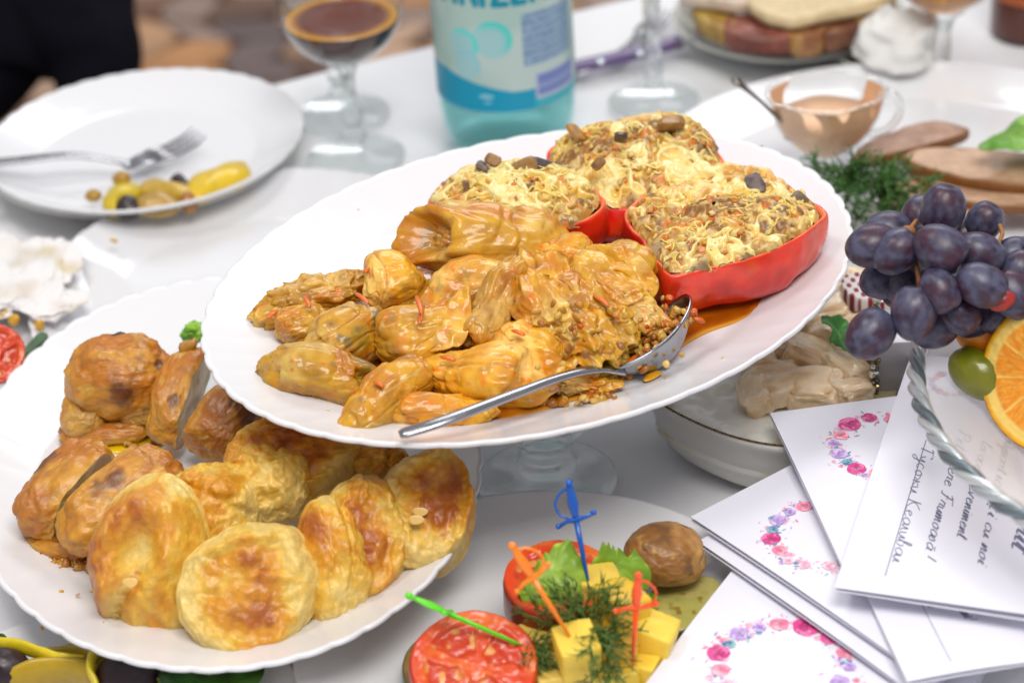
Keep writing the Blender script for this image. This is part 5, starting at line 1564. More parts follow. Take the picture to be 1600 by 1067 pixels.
lettuce([(1000, 950, .03), (1015, 938, .036), (1030, 948, .034), (1026, 968, .028), (1008, 972, .026)], 0, "small lettuce scrap behind the red sword", 8, L(96, 150, 30), LG2, lift=.003, edge=.002)
# roast mushroom
mu = P(1040, 868, NZ + .030)
d, F = ico(6); x, y, z = d.T
W = np.sign(d) * np.abs(d) ** .9 * np.array([.0225, .0205, .0162])
W[:, 2] = np.where(z < 0, W[:, 2] * .85, W[:, 2])
W *= (1 + .05 * fbm(d, 1.6, 3, 4) + .012 * ridge(d, 5, 5, 3) - .10 * np.exp(-((x - .85) ** 2 + (z - .2) ** 2) / .05))[:, None]
V = W @ frame((1, .1, -.1)).T + np.array(mu)
c = lerp(np.tile(L(146, 98, 44), (len(V), 1)), L(184, 138, 82), sstep(.0, .5, x * .6 + fbm(V, 60, 3, 3)))
c = lerp(c, L(200, 150, 72), sstep(.1, .5, fbm(V, 130, 4, 5)) * .7); c = lerp(c, L(100, 62, 28), sstep(.25, .5, -fbm(V, 90, 4, 6)) * .7)
add("roast_mushroom", V, F, MAT['mushroom'], cols=c, label="whole brown roast mushroom beside the cards", cat="mushroom")


def cube(u, v, z, sx, sy, sz, rz, tilt, label, seed, c1=L(240, 204, 72), name="cheese_cube", rx=0):
    d, F = ico(5)
    q = d / np.maximum(np.abs(d).max(1), 1e-6)[:, None]
    q = q * .88 + d / np.abs(d).max(1)[:, None] * 0 + d * .12 * 1.1
    W = q * np.array([sx, sy, sz]) / 2 * (1 + .05 * fbm(d, 1.3, 2, seed))[:, None]
    Rm = np.array(Matrix.Rotation(rz, 3, 'Z') @ Matrix.Rotation(tilt, 3, 'Y') @ Matrix.Rotation(rx, 3, 'X'))
    V = W @ Rm.T + np.array(P(u, v, NZ + z))
    c = lerp(np.tile(c1, (len(V), 1)), np.array(c1) * 1.1, sstep(-.3, .4, fbm(V, 60, 3, seed)))
    add(name, V, F, MAT['cubes'], cols=c, label=label, cat="cheese", group="yellow cheese pieces under the swords")
cube(902, 1016, .040, .0215, .021, .0235, R(12), R(-5), "yellow cheese cube stuck on the orange sword", 1, rx=R(14))
cube(842, 1008, .018, .026, .02, .020, R(20), R(0), "pale cheese cube left of the orange sword's cube", 2, c1=L(226, 190, 84))
cube(1018, 996, .026, .024, .022, .022, R(-22), R(14), "yellow cheese cube leaning right of the red sword", 3)
cube(968, 960, .036, .022, .026, .030, R(30), R(8), "tall yellow cheese lump pierced by the blue sword", 4, c1=L(222, 182, 50))
cube(934, 912, .042, .022, .020, .014, R(10), R(4), "pale yellow cheese slice at the blue sword's point", 5, c1=L(228, 194, 80))
cube(958, 1056, .014, .026, .024, .020, R(5), R(0), "yellow cheese cube at the bottom edge below the dill", 6)
cube(880, 1060, .016, .030, .024, .020, R(8), R(0), "pale cheese cube at the bottom edge beside the tomato slice", 7, c1=L(228, 196, 96))
cube(1000, 1044, .014, .022, .022, .020, R(-25), R(0), "yellow cheese cube at the foot of the red sword", 8)
cube(968, 1006, .030, .020, .018, .018, R(-10), R(4), "small yellow cheese cube half hidden in dill", 9, c1=L(230, 180, 40))
dg = L(84, 110, 44)
dill("dill_sprig", "feathery dill sprig lying between the orange and blue swords", P(920, 968, NZ + .045),
     [P(830, 950, NZ + .050), P(850, 928, NZ + .056), P(880, 915, NZ + .060), P(925, 925, NZ + .062), P(955, 932, NZ + .060), P(968, 915, NZ + .066), P(840, 975, NZ + .044), P(900, 950, NZ + .058)], 21, col=dg, dens=13, nl=.014, nr=.00042)
dill("dill_sprig", "feathery dill sprig trailing down to the bottom edge", P(935, 985, NZ + .045),
     [P(975, 960, NZ + .052), P(952, 1010, NZ + .046), P(960, 1040, NZ + .040), P(945, 1066, NZ + .034), P(985, 1040, NZ + .036), P(965, 985, NZ + .050), P(928, 1030, NZ + .050)], 22, col=dg, dens=13, nl=.014, nr=.00042)
dill("dill_sprig", "small dill sprig beside the front tomato slice", P(812, 1002, NZ + .034),
     [P(852, 1012, NZ + .034), P(838, 1040, NZ + .032), P(822, 1018, NZ + .036), P(858, 1028, NZ + .032)], 23, col=dg, dens=26, nl=.009, nr=.00045)


def sword(tip, top, zt, zp, w, mat, label, bow=-1, turn=0.0):
    """cocktail sword: tip and pommel as picture points with heights"""
    a, b = np.array(P(*tip, NZ + zt)), np.array(P(*top, NZ + zp))
    t = thing("sword_pick", tuple(a), label, "cocktail pick", "plastic sword picks in the snacks")
    d = b - a; ln = np.linalg.norm(d); d /= ln
    s = np.array(CAMX) - d * (np.array(CAMX) @ d); s /= np.linalg.norm(s)
    n = np.cross(s, d)
    s2 = s * math.cos(turn) + n * math.sin(turn); n2 = np.cross(s2, d)
    at = lambda k, o=0, q=0: a + d * ln * k + s2 * o + n2 * q
    gk = .62
    V, F = tube([at(-.12), at(0), at(.3), at(gk)], [w * .25, w * .55, w * .8, w * .95], 8, flat=(1, .7), up=n2); add("blade", V, F, mat, t)
    V, F = tube([at(-.06, 0, w * .55), at(.3, 0, w * .75), at(gk - .02, 0, w * .85)], w * .22, 6); add("blade_rib", V, F, mat, t)
    gw = .19 * ln
    V, F = tube([at(gk - .045, -gw), at(gk - .01, -gw * .5), at(gk, 0), at(gk + .01, gw * .5), at(gk + .045, gw)], [w * .75, w * .62, w * 1.15, w * .62, w * .75], 10, flat=(1, .8), up=n2); add("crossguard", V, F, mat, t)
    for sg in (-1, 1):
        V, F, _ = blob(at(gk + .045 * sg, gw * sg), (w * .95,) * 3, 3); add("guard_knob", V, F, mat, t)
    V, F = tube([at(gk), at(gk + .05), at(gk + .16), at(gk + .28), at(gk + .34), at(gk + .36)], [w * .9, w * 1.1, w * 1.75, w * 1.25, w * .9, w * .9], 12, flat=(1, .75), up=n2); add("grip", V, F, mat, t)
    V, F, _ = blob(at(gk + .375), (w * 1.25,) * 3, 3); add("pommel", V, F, mat, t)
    bp = smooth_path([at(gk + .02, bow * gw * .38), at(gk + .08, bow * gw * .85), at(gk + .18, bow * gw * .95), at(gk + .28, bow * gw * .62), at(gk + .33, bow * gw * .1)], 24)
    V, F = tube(bp, w * .42, 8); add("knuckle_bow", V, F, mat, t)
    return t
sword((918, 904), (889, 754), .050, .098, .0017, plastic("blue plastic", L(14, 86, 176)), "blue plastic sword pick, tallest of the picks", bow=-1, turn=.2)
sword((884, 984), (800, 852), .055, .102, .0017, plastic("orange plastic", L(255, 136, 28)), "orange plastic sword pick leaning left over the dill", bow=1)
sword((989, 1030), (997, 898), .035, .088, .0016, plastic("red orange plastic", L(255, 86, 16)), "red orange plastic sword pick nearest the cards", bow=1)
sword((800, 1000), (638, 930), .040, .066, .0016, plastic("lime plastic", L(96, 214, 28)), "lime green plastic sword pick lying low over the tomato slice", bow=1, turn=1.35)

# ================================================================ invitation cards
# single-stroke script letters: x right, y up, x-height 1
GL = {
 'a': [[(.7, .8), (.4, 1), (.1, .5), (.3, 0), (.65, .4), (.72, .95), (.7, .2), (.95, .1)]], 'b': [[(0, .2), (.35, 1.6), (.25, 2), (.15, 1.2), (.15, .1), (.5, .1), (.55, .8), (.2, .9)]],
 'c': [[(.6, .85), (.35, 1), (.08, .5), (.25, 0), (.7, .2)]], 'd': [[(.6, .8), (.35, 1), (.08, .5), (.25, 0), (.6, .5), (.75, 2), (.65, .3), (.9, .1)]],
 'e': [[(.1, .45), (.5, .75), (.35, 1), (.1, .6), (.25, 0), (.7, .25)]], 'i': [[(.05, .3), (.25, 1), (.2, .1), (.45, .15)], [(.3, 1.4), (.34, 1.5)]],
 'l': [[(0, .3), (.35, 1.6), (.28, 2), (.15, 1.2), (.2, .1), (.45, .15)]], 'm': [[(0, .1), (.12, 1), (.1, 0), (.35, .95), (.45, .8), (.42, 0), (.7, .95), (.8, .8), (.78, .1), (1.0, .15)]],
 'n': [[(0, .1), (.12, 1), (.1, 0), (.4, .95), (.52, .8), (.5, .1), (.75, .15)]], 'o': [[(.4, 1), (.1, .6), (.2, 0), (.55, .3), (.5, .95), (.35, .9), (.75, .85)]],
 'p': [[(0, .3), (.15, 1), (.0, -.9), (.2, .8), (.5, .95), (.6, .4), (.3, 0), (.75, .15)]], 'r': [[(0, .2), (.15, 1), (.2, .85), (.5, .95), (.45, .2), (.7, .15)]],
 's': [[(0, .1), (.35, 1), (.5, .3), (.25, 0), (.05, .15)]], 't': [[(.05, .3), (.3, 1.7), (.2, .1), (.5, .15)], [(.05, 1.15), (.5, 1.2)]],
 'u': [[(0, .9), (.08, .2), (.3, 0), (.55, .9), (.55, .1), (.8, .15)]], 'v': [[(0, .9), (.2, .05), (.5, 1), (.7, .9)]], 'z': [[(.1, .9), (.5, .95), (.1, .1), (.6, .1)]],
 'B': [[(.1, 0), (.3, 2), (.9, 1.9), (.4, 1.1), (1.0, .7), (.6, 0), (.05, .1)]], 'V': [[(-.1, 1.7), (.2, 2), (.4, 0), (1.0, 1.7), (1.2, 2)]], 'P': [[(.2, 0), (.45, 1.9), (.1, 1.5), (.6, 2.05), (1.05, 1.6), (.8, 1.05), (.4, 1.0)]],
 'F': [[(.0, .1), (.3, .1), (.5, 1.8), (.1, 1.6)], [(.3, 1.9), (.8, 2.0), (1.1, 2.1)], [(.25, 1.0), (.75, 1.05)]], '!': [[(.2, 2), (.12, .6)], [(.08, .1), (.1, .15)]], ' ': [],
 'ă': None, 'ț': None, 'ș': None}
GL['ă'] = GL['a'] + [[(.2, 1.35), (.4, 1.22), (.6, 1.4)]]; GL['ț'] = GL['t'] + [[(.25, -.25), (.18, -.5)]]
# cyrillic hand
GL.update({'Г': [[(.2, 0), (.4, 1.8), (.1, 1.6)], [(.4, 1.8), (1.0, 1.9), (1.0, 1.6)]], 'с': GL['c'], 'у': [[(0, .95), (.15, .4), (.4, .5), (.55, 1), (.4, -.6), (.1, -.9), (.1, -.5), (.7, .2)]], 'о': GL['o'], 'ж': [[(0, .9), (.3, .5), (0, .1)], [(.45, 1), (.42, 0)], [(.9, .9), (.5, .5), (.95, .1)]],
  'и': GL['u'], 'е': GL['e'], 'а': GL['a'], 'л': [[(0, .1), (.2, .3), (.35, 1), (.45, .1), (.7, .15)]], 'в': GL['b'], 'н': [[(.1, 1), (.08, 0)], [(.1, .5), (.55, .6)], [(.6, 1), (.55, .1), (.8, .15)]], 'К': [[(.2, 1.9), (.05, 0)], [(.8, 1.9), (.2, 1.0), (.7, .1), (1, .1)]], 'р': GL['p']})
ADV = {'m': 1.05, 'V': 1.15, 'P': 1.1, 'B': 1.1, 'F': 1.05, ' ': .6, 'i': .45, 'l': .45, '!': .5, 'ж': 1.0, 'К': 1.0, 'Г': .95}


def script_text(mb, text, o, xd, yd, nd, xh, w, slant=.28, sx=.78):
    """ribbons lying on the card: o origin (baseline start)"""
    x = 0
    for ch in text:
        g = GL.get(ch)
        if g is None: x += .6; continue
        for st in g:
            p2 = smooth_path([(q[0], q[1], 0) for q in st], max(6, len(st) * 4)) if len(st) > 2 else np.array([(q[0], q[1], 0) for q in st], float)
            X = (x + p2[:, 0] + slant * p2[:, 1]) * xh * sx; Y = p2[:, 1] * xh
            pts = np.asarray(o) + X[:, None] * np.asarray(xd) + Y[:, None] * np.asarray(yd)
            t = np.gradient(pts, axis=0); t /= np.linalg.norm(t, axis=1)[:, None] + 1e-12
            s = np.cross(t, nd) * w / 2
            n = len(pts)
            mb.put(np.concatenate([pts - s, pts + s]), [(i, i + 1, n + i + 1, n + i) for i in range(n - 1)])
        x += ADV.get(ch, .72)
    return x * xh * sx


def blossom(mb, c, xd, yd, r, cols, rg, petals=9):
    xd, yd = np.asarray(xd), np.asarray(yd)
    def disc(o, rx, ry, rot, col, lift):
        a = np.linspace(0, 2 * np.pi, 14, endpoint=False)
        k = 1 + .10 * np.sin(a * 2 + rg.random() * 6)
        X = rx * k * np.cos(a); Y = ry * k * np.sin(a)
        P_ = o + (X * math.cos(rot) - Y * math.sin(rot))[:, None] * xd + (X * math.sin(rot) + Y * math.cos(rot))[:, None] * yd + lift * np.cross(xd, yd)
        mb.put(np.vstack([o + lift * np.cross(xd, yd), P_]), [(0, 1 + i, 1 + (i + 1) % 14) for i in range(14)], col)
    for k in range(petals):
        a = 2 * math.pi * k / petals + rg.random() * .4
        disc(c + xd * math.cos(a) * r * .52 + yd * math.sin(a) * r * .52, r * .42, r * .52, a, np.array(cols[rg.integers(len(cols))]) * rg.uniform(.85, 1.2), .00002 * k)
    for k in range(petals - 1):
        a = rg.random() * 6.28
        disc(c + xd * math.cos(a) * r * .22 + yd * math.sin(a) * r * .22, r * .34, r * .22, a, np.array(cols[rg.integers(len(cols))]) * .8, .00016 + .00002 * k)
    disc(c, r * .14, r * .12, 0, np.array(cols[0]) * .6, .0003)


PK = [L(218, 84, 148), L(232, 122, 172), L(204, 66, 134)]; RS = [L(242, 150, 176), L(246, 178, 194), L(236, 128, 160)]
LI = [L(196, 166, 224), L(214, 190, 234), L(176, 146, 212)]; PP = [L(246, 196, 214), L(240, 176, 200), L(250, 214, 226)]; TE = [L(120, 176, 196), L(96, 130, 180), L(150, 190, 200)]


def wreath(mb, c, xd, yd, rad, seed, a0=0, a1=2 * math.pi, lift=.00025):
    rg = np.random.default_rng(seed); nd = np.cross(xd, yd)
    seq = [(0, .105, PK), (.42, .07, RS), (.75, .05, LI), (1.1, .075, LI), (1.42, .05, TE), (1.7, .085, PK), (2.1, .065, RS), (2.45, .05, PP), (2.75, .05, PP), (3.2, .06, PP), (3.6, .07, RS), (3.95, .085, PK), (4.35, .06, TE), (4.7, .07, LI), (5.1, .05, LI), (5.45, .06, RS), (5.85, .07, PK)]
    for a, r, cl in seq:
        if not (a0 <= a <= a1): continue
        rr = rad * rg.uniform(.93, 1.05)
        blossom(mb, c + xd * rr * math.cos(a) + yd * rr * math.sin(a) + nd * lift, xd, yd, r * rad * 2.3, cl, rg)
        for _ in range(3):
            aa_ = a + rg.normal() * .16; r2 = rad * rg.uniform(.84, 1.16)
            blossom(mb, c + xd * r2 * math.cos(aa_) + yd * r2 * math.sin(aa_) + nd * (lift * .7), xd, yd, rad * rg.uniform(.03, .075), [RS, LI, PP, PP, TE][rg.integers(5)], rg, 6)
    for k in range(240):
        a = rg.uniform(0, 6.283)
        if not (a0 <= a <= a1): continue
        rr = rad * rg.normal(1, .13); s = rad * rg.uniform(.012, .045)
        o = c + xd * rr * math.cos(a) + yd * rr * math.sin(a) + nd * (lift * .6)
        w = rg.random() * 6.28; u_ = xd * math.cos(w) + yd * math.sin(w); v_ = np.cross(nd, u_)
        cl = [PP, TE, RS, LI, PP][rg.integers(5)]
        mb.put(np.array([o - u_ * s * 1.6, o + v_ * s * .5, o + u_ * s * 1.6, o - v_ * s * .5]), [(0, 1, 2, 3)], np.array(cl[rg.integers(3)]))


def card(label, A, B, W, za, zb, tiltn=0.0, folded=True, far=None, gap=.0012, side=1):
    """a folded card: A, B picture points of one long edge with heights; W = width to the right of A->B"""
    a, b = np.array(P(*A, za)), np.array(P(*B, zb))
    xd = b - a; ln = np.linalg.norm(xd); xd /= ln
    yd = np.cross((0, 0, 1), xd) * side; yd /= np.linalg.norm(yd); yd[2] = tiltn; yd /= np.linalg.norm(yd)
    nd = np.cross(xd, yd); nd *= np.sign(nd[2])
    t = thing("invitation_card", tuple(a), label, "card", "folded invitation cards in a fan")
    for k, nm in ((0, "front_leaf"), (1, "back_leaf")):
        if k and not folded: break
        m = 24
        rows = []
        for s in (0, 1):
            for i in range(m + 1):
                x = i / m
                bow = .0012 * math.sin(math.pi * x) * (1 if k == 0 else .4) - k * gap * (1 + 1.2 * (1 - x))
                for j in range(9):
                    y = j / 8
                    rows.append(a + xd * ln * x + yd * W * y + nd * (bow - k * gap * 1.5 * y - s * .00035))
        V = np.array(rows); N = (m + 1) * 9
        F = [(i * 9 + j, i * 9 + j + 1, (i + 1) * 9 + j + 1, (i + 1) * 9 + j) for i in range(m) for j in range(8)]
        F2 = [tuple(q + N for q in f[::-1]) for f in F]
        loop = [i * 9 for i in range(m + 1)] + [m * 9 + j for j in range(1, 9)] + [i * 9 + 8 for i in range(m - 1, -1, -1)] + [j for j in range(7, 0, -1)]
        sidef = [(loop[i], loop[i] + N, loop[(i + 1) % len(loop)] + N, loop[(i + 1) % len(loop)]) for i in range(len(loop))]
        add(nm, V, F + F2 + [f[::-1] for f in sidef], MAT['paper'], t, smooth=False)
    bowf = lambda p: p + nd * (.0012 * math.sin(math.pi * np.clip((p - a) @ xd / ln, 0, 1)))
    return t, a, xd, yd, nd, ln, bowf


def flat_on(u, v, a, nd):
    """where the sight line through a picture point meets a card's plane"""
    o = np.array((0, 0, CAM_H)); d = np.array(ray(u, v))
    return o + d * (((a - o) @ nd) / (d @ nd))


def decorate(t, a, nd, xd, yd, ln, cpix, rpix, seed, a0=0, a1=6.3, rot=0, bowf=None):
    c = flat_on(*cpix, a, nd)
    e = flat_on(cpix[0] + rpix, cpix[1], a, nd)
    x2 = e - c; r = np.linalg.norm(x2); x2 = x2 / r
    y2 = np.cross(nd, x2)
    x3 = x2 * math.cos(rot) + y2 * math.sin(rot); y3 = np.cross(nd, x3)
    mb = MB(); wreath(mb, np.zeros(3), x3, y3, r, seed, a0, a1)
    V = np.concatenate(mb.V) + c
    k = np.clip((V - a) @ xd / ln, 0, 1)
    V = V + np.outer(.0012 * np.sin(np.pi * k) + .00012, nd)
    add("floral_print", V, mb.F, MAT['print'], t, cols=np.concatenate(mb.C), smooth=False)


# bottom card with the full wreath
t, a, xd, yd, nd, ln, bf = card("lowest front card with a full floral wreath", (1146, 888), (985, 1100), .15, .030, .030, tiltn=-.02, side=1)
decorate(t, a, nd, xd, yd, ln, (1222, 1042), 104, 5, rot=1.15)
# second
t, a, xd, yd, nd, ln, bf = card("blank strip of a card between the wreath card and the half wreath card", (1090, 845), (1430, 1085), .12, .036, .034, tiltn=.01, side=1)
t, a, xd, yd, nd, ln, bf = card("card in the middle of the fan, half its wreath showing", (1079, 807), (1400, 1026), .115, .042, .040, tiltn=.01, side=1)
decorate(t, a, nd, xd, yd, ln, (1290, 838), 86, 7, rot=1.55)
# card under the lettered one, with lines of text
t, a, xd, yd, nd, ln, bf = card("card under the lettered card, two lines of script peeking out", (1418, 1064), (1640, 1030), .15, .0445, .0445, tiltn=.01, side=1)
mb = MB()
def text_at(mb, text, u0, v0, u1, v1, a, nd, xh, w, xd, ln, align=None, slant=.28, sx=.78):
    p0, p1 = flat_on(u0, v0, a, nd), flat_on(u1, v1, a, nd)
    tx = p1 - p0; L_ = np.linalg.norm(tx); tx /= L_; ty = np.cross(nd, tx)
    m2 = MB(); wd = script_text(m2, text, p0, tx, ty, nd, xh, w, slant, sx)
    k_ = L_ / wd if align else 1
    V = np.concatenate(m2.V)
    if align: V = V + np.outer(((V - p0) @ tx) * (k_ - 1), tx)
    k = np.clip((V - a) @ xd / ln, 0, 1)
    V = V + np.outer(.0012 * np.sin(np.pi * k) + .00012, nd)
    mb.put(V, m2.F)
def rule_at(mb, u0, v0, u1, v1, a, nd, w, xd, ln):
    p0, p1 = flat_on(u0, v0, a, nd), flat_on(u1, v1, a, nd)
    tx = (p1 - p0) / np.linalg.norm(p1 - p0); s = np.cross(tx, nd) * w / 2
    pts = p0 + np.linspace(0, 1, 25)[:, None] * (p1 - p0)
    k = np.clip((pts - a) @ xd / ln, 0, 1); pts = pts + np.outer(.0012 * np.sin(np.pi * k) + .00012, nd)
    mb.put(np.concatenate([pts - s, pts + s]), [(i, i + 1, 26 + i, 25 + i) for i in range(24)])
text_at(mb, "moasă !", 1494, 952, 1530, 996, a, nd, .0030, .0007, xd, ln)
text_at(mb, "ла", 1446, 944, 1466, 980, a, nd, .0034, .0006, xd, ln)
rule_at(mb, 1434, 935, 1486, 1036, a, nd, .0004, xd, ln)
add("script_print", np.concatenate(mb.V), mb.F, MAT['ink'], t, smooth=False)
# upper card with the crescent
t, a, xd, yd, nd, ln, bf = card("upper left card of the fan with a floral crescent near its corner", (1203, 645), (1330, 915), .115, .053, .050, tiltn=-.01, side=1)
decorate(t, a, nd, xd, yd, ln, (1388, 700), 84, 9, rot=2.3)
# the lettered one on top
t, a, xd, yd, nd, ln, bf = card("topmost card with printed Romanian script and a handwritten name", (1424, 552), (1304, 917), .16, .062, .058, tiltn=.0, side=1, gap=.0022)
mb = MB()
text_at(mb, "Bine ați Venit", 1646, 640, 1578, 862, a, nd, .0060, .0008, xd, ln, align=True)
text_at(mb, "mulțumim", 1570, 690, 1548, 770, a, nd, .0034, .0005, xd, ln)
text_at(mb, "participați cu noi", 1566, 700, 1527, 880, a, nd, .0034, .00042, xd, ln, align=True)
text_at(mb, "la acest eveniment", 1534, 690, 1494, 842, a, nd, .0034, .00042, xd, ln, align=True)
text_at(mb, "Petrecere Frumoasă !", 1500, 672, 1442, 872, a, nd, .0037, .00042, xd, ln, align=True)
rule_at(mb, 1447, 690, 1383, 900, a, nd, .0005, xd, ln)
text_at(mb, "Гусожи Кеаливаи", 1440, 700, 1394, 878, a, nd, .0040, .00032, xd, ln, align=True, slant=.1)
add("script_print", np.concatenate(mb.V), mb.F, MAT['ink'], t, smooth=False)
decorate(t, a, nd, xd, yd, ln, (1490, 600), 34, 11, a0=0, a1=3, rot=2.2)

# ================================================================ glass fruit bowl with a twisted rope rim
ro = [(1418, 560), (1421, 610), (1438, 655), (1465, 700), (1500, 742), (1545, 782), (1600, 814), (1600, 336)]
BZ = .115
(bx, by), ba, bbb, bang = fit_ellipse(px(ro, BZ))
print("bowl", bx, by, ba, bbb)
brad = .196
left = P(1424, 582, BZ)
bcx, bcy = left.x + brad * .998, left.y - .034
fb = thing("fruit_bowl", (bcx, bcy, .0), "glass fruit bowl with a silver rope rim at the right edge", "bowl")
nb = 240
aa = np.linspace(0, 2 * np.pi, nb, endpoint=False)
pfb = prof([(.0005, .052), (.05, .053), (.09, .060), (.13, .076), (.165, .098), (.194, BZ)], 30)
V, F = lathe(pfb, 128, (bcx, bcy, 0), cap0=False, cap1=False); add("bowl_glass", V, F, MAT['bowl'], fb)
V, F = lathe([(.0005, .001), (.045, .001), (.046, .003), (.02, .008), (.010, .02), (.009, .045), (.02, .0515), (.0005, .0517)], 64, (bcx, bcy, 0)); add("bowl_foot", V, F, MAT['glass'], fb)
for st in range(3):                                         # three strands twisted together
    a2 = np.linspace(0, 2 * np.pi, 1500)
    tw = a2 * 24 + st * 2 * math.pi / 3
    rr = .196 + .0026 * np.cos(tw); zz = BZ + .0026 * np.sin(tw)
    V, F = tube(np.stack([bcx + rr * np.cos(a2), bcy + rr * np.sin(a2), zz], 1), .0027, 8)
    add("rope_strand", V, F, M("rope silver %d" % st, [L(116, 128, 134), L(188, 194, 198), L(212, 216, 218)][st], rough=.28, metal=.55), fb)

# oranges, lime in the bowl
def orange_half(u, v, z, r, nrm, label):
    C = np.array(P(u, v, z)); n = Vector(nrm).normalized(); Rm = frame(Vector((0, 0, 1)) - n * n.z, n)
    t = thing("orange_half", tuple(C), label, "orange")
    a = np.linspace(0, 2 * np.pi, 160, endpoint=False)
    rows = []; cs = []
    for ph in np.linspace(-np.pi / 2 + .02, 0, 24): rows.append(np.stack([r * math.cos(ph) * np.cos(a), r * math.cos(ph) * np.sin(a), np.full(160, r * .95 * math.sin(ph))], 1)); cs.append(np.tile(L(250, 170, 14), (160, 1)))
    V = np.concatenate(rows); V *= (1 + .006 * vn(V * 700, 3))[:, None]
    add("peel", V @ Rm.T + C, grid_faces(24, 160, True), MAT['fruit'], t, cols=np.concatenate(cs))
    o = [C + Rm @ np.array([r * .995 * math.cos(w), r * .995 * math.sin(w), .0012]) for w in a[::4]]
    V, F, T, I = pad(o, .003, rings=40, n=200, rnd=.3, up=tuple(n))
    loc = (V - C) @ Rm; an = np.arctan2(loc[:, 1], loc[:, 0])
    seg = np.abs(((an / (2 * np.pi) * 10) % 1) - .5) * 2
    pulp = sstep(.985, .93, seg) * sstep(.80, .77, T) * sstep(.08, .12, T)
    c = lerp(np.tile(L(252, 214, 110), (len(V), 1)), L(246, 150, 30), pulp)
    c = lerp(c, L(252, 176, 60), pulp * sstep(.0, .5, vn(np.stack([an * 30, T * 12, 0 * T], 1), 3)))
    c = lerp(c, L(250, 178, 10), sstep(.90, .95, T))
    V = V + np.outer(fbm(np.stack([an * 20, T * 10, 0 * T], 1), 1, 2, 2) * .0006 * I, np.array(n))
    add("cut_face", V, F, MAT['fruit'], t, cols=c)
orange_half(1640, 590, .125, .041, (-.62, -.62, .40), "orange half with its cut face showing at the right edge")
def fruit(name, u, v, z, ax, c1, c2, label, cat, seed, rotd=(1, 0, 0)):
    V, F, d = blob(P(u, v, z), ax, 5, lambda d: .03 * fbm(d, 2, 2, seed) , frame(rotd)); V = np.asarray(V)
    c = lerp(np.tile(c1, (len(V), 1)), c2, sstep(-.3, .4, fbm(V, 60, 3, seed)))
    add(name, V, F, MAT['fruit'], cols=c, label=label, cat=cat)
fruit("lime_wedge", 1528, 584, .112, (.018, .012, .013), L(98, 104, 10), L(124, 124, 18), "olive green lime wedge left of the orange half", "lime", 3, (.6, -.5, -.3))
fruit("orange_wedge", 1545, 520, .125, (.018, .014, .014), L(240, 130, 14), L(250, 160, 30), "small orange wedge between grapes and lime", "orange", 4)
fruit("lemon_wedge", 1610, 498, .135, (.024, .014, .012), L(246, 206, 40), L(250, 220, 80), "yellow lemon wedge under the grapes at the right edge", "lemon", 6)
fruit("whole_orange", 1790, 560, .13, (.036, .036, .036), L(246, 150, 20), L(250, 160, 30), "whole orange deeper in the glass fruit bowl", "orange", 8)

# ---------------------------------------------------------------- grapes
gbn = thing("grape_bunch", P(1470, 440, .16), "bunch of dark purple grapes spilling over the fruit bowl rim", "grapes")
GD0 = dep(1470, 430, .165)
gm = {}
def grape_mesh(seed):
    d, F = ico(5); x, y, z = d.T
    r = 1 + .03 * fbm(d, 1.3, 2, seed) - .10 * np.exp(-((x - 1) ** 2) / .012)
    W = d * r[:, None] * np.array([1.0, .80, .80])
    W[:, 0] *= np.where(x < 0, 1.04, .97)
    n1 = fbm(d, 1.5, 3, seed + 1); n2 = fbm(d, 4, 4, seed + 2)
    c = lerp(np.tile(L(42, 32, 54), (len(W), 1)), L(66, 34, 52), sstep(-.1, .5, n1))
    c = lerp(c, L(104, 106, 134), sstep(-.2, .6, n1 * -.6 + n2 * .6 + .2) * .52)       # waxy bloom
    c = lerp(c, L(40, 22, 30), sstep(.93, .985, x))
    return mesh("grape", W, F, MAT['grape'], c)
GMS = [grape_mesh(s) for s in (1, 4, 9, 14, 22, 31)]
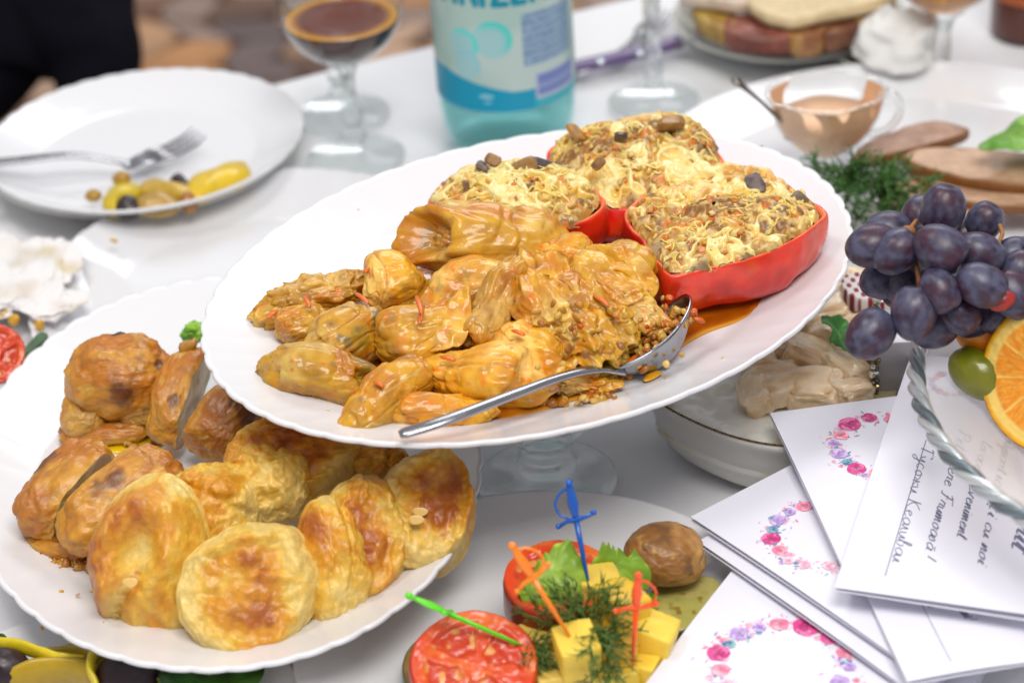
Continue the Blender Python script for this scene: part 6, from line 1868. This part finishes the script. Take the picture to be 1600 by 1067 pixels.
# u, v, half length px, picture angle of the long axis (deg, up from right), depth offset (m, + = farther), foreshortening
GR = [(1474, 326, 44, 80, .010), (1437, 338, 36, 70, .035), (1538, 346, 35, 60, .022), (1388, 362, 42, 10, .030), (1365, 384, 48, 12, .006), (1402, 392, 42, 40, -.002),
      (1472, 390, 46, -35, -.016), (1532, 398, 46, -25, -.006), (1584, 398, 34, 20, .014), (1592, 424, 40, 60, .0), (1470, 456, 40, -60, -.022), (1536, 446, 44, -25, -.026),
      (1428, 486, 46, 85, -.018), (1362, 520, 46, 48, -.012), (1380, 436, 38, 20, .024), (1408, 438, 40, 70, .020), (1500, 490, 40, -40, -.008), (1462, 512, 40, 20, .004), (1586, 462, 44, -50, -.010), (1440, 430, 34, 10, .026),
      (1520, 500, 36, 10, .014), (1560, 492, 34, 30, .006), (1408, 458, 32, 20, .030), (1500, 440, 34, 10, .02), (1450, 366, 34, 0, .03), (1505, 368, 34, 0, .03), (1620, 400, 42, 30, .01), (1640, 440, 44, -30, -.004), (1610, 480, 38, 10, .012)]
for k, (u, v, hl, ang, dd) in enumerate(GR):
    dpt = GD0 + dd
    s = dpt / FPX
    c = PD(u, v, dpt)
    rgk = random.Random(k)
    xd_ = Vector(CAMX) * math.cos(R(ang)) + Vector(CAMY) * math.sin(R(ang)) + Vector(CAMZ) * rgk.uniform(-.35, .5)
    Fm = frame(xd_, CAMZ)
    r_ = hl * s * .97 * rgk.uniform(.93, 1.07)
    Mx = Matrix([[*Fm[0], 0], [*Fm[1], 0], [*Fm[2], 0], [0, 0, 0, 1]])
    spin_ = Matrix.Rotation(rgk.uniform(0, 6.28), 4, 'X')
    inst("grape", GMS[k % 6], Matrix.Translation(c) @ Mx @ spin_ @ Matrix.Scale(r_, 4), gbn)
sm = M("grape stem", L(150, 96, 50), rough=.6)
g_ = lambda u, v, dd: PD(u, v, GD0 + dd)
for pts, r in [([g_(1440, 520, .01), g_(1438, 480, .004), g_(1436, 440, -.004), g_(1428, 392, .002), g_(1422, 362, .01), g_(1432, 345, .02)], .0014),
               ([g_(1428, 395, -.004), g_(1440, 396, -.008), g_(1452, 392, -.006)], .0011), ([g_(1436, 440, -.006), g_(1446, 432, -.010), g_(1456, 420, -.008)], .001), ([g_(1430, 400, -.002), g_(1418, 392, -.002)], .0011), ([g_(1560, 380, .0), g_(1566, 366, .004), g_(1562, 352, .01)], .0012)]:
    V, F = tube(smooth_path(pts, 24), r, 8); add("stem", V, F, sm, gbn)
V, F, d = blob(g_(1418, 362, .002), (.0045, .003, .0035), 3); add("stem", V, F, sm, gbn)
V, F, d = blob(g_(1566, 470, -.02), (.008, .005, .005), 4, None, frame((1, .3, .3))); add("red_berry", V, F, MAT['fruit'], cols=np.tile(L(176, 48, 46), (len(V), 1)), label="small red fruit piece poking out under the grapes", cat="fruit")
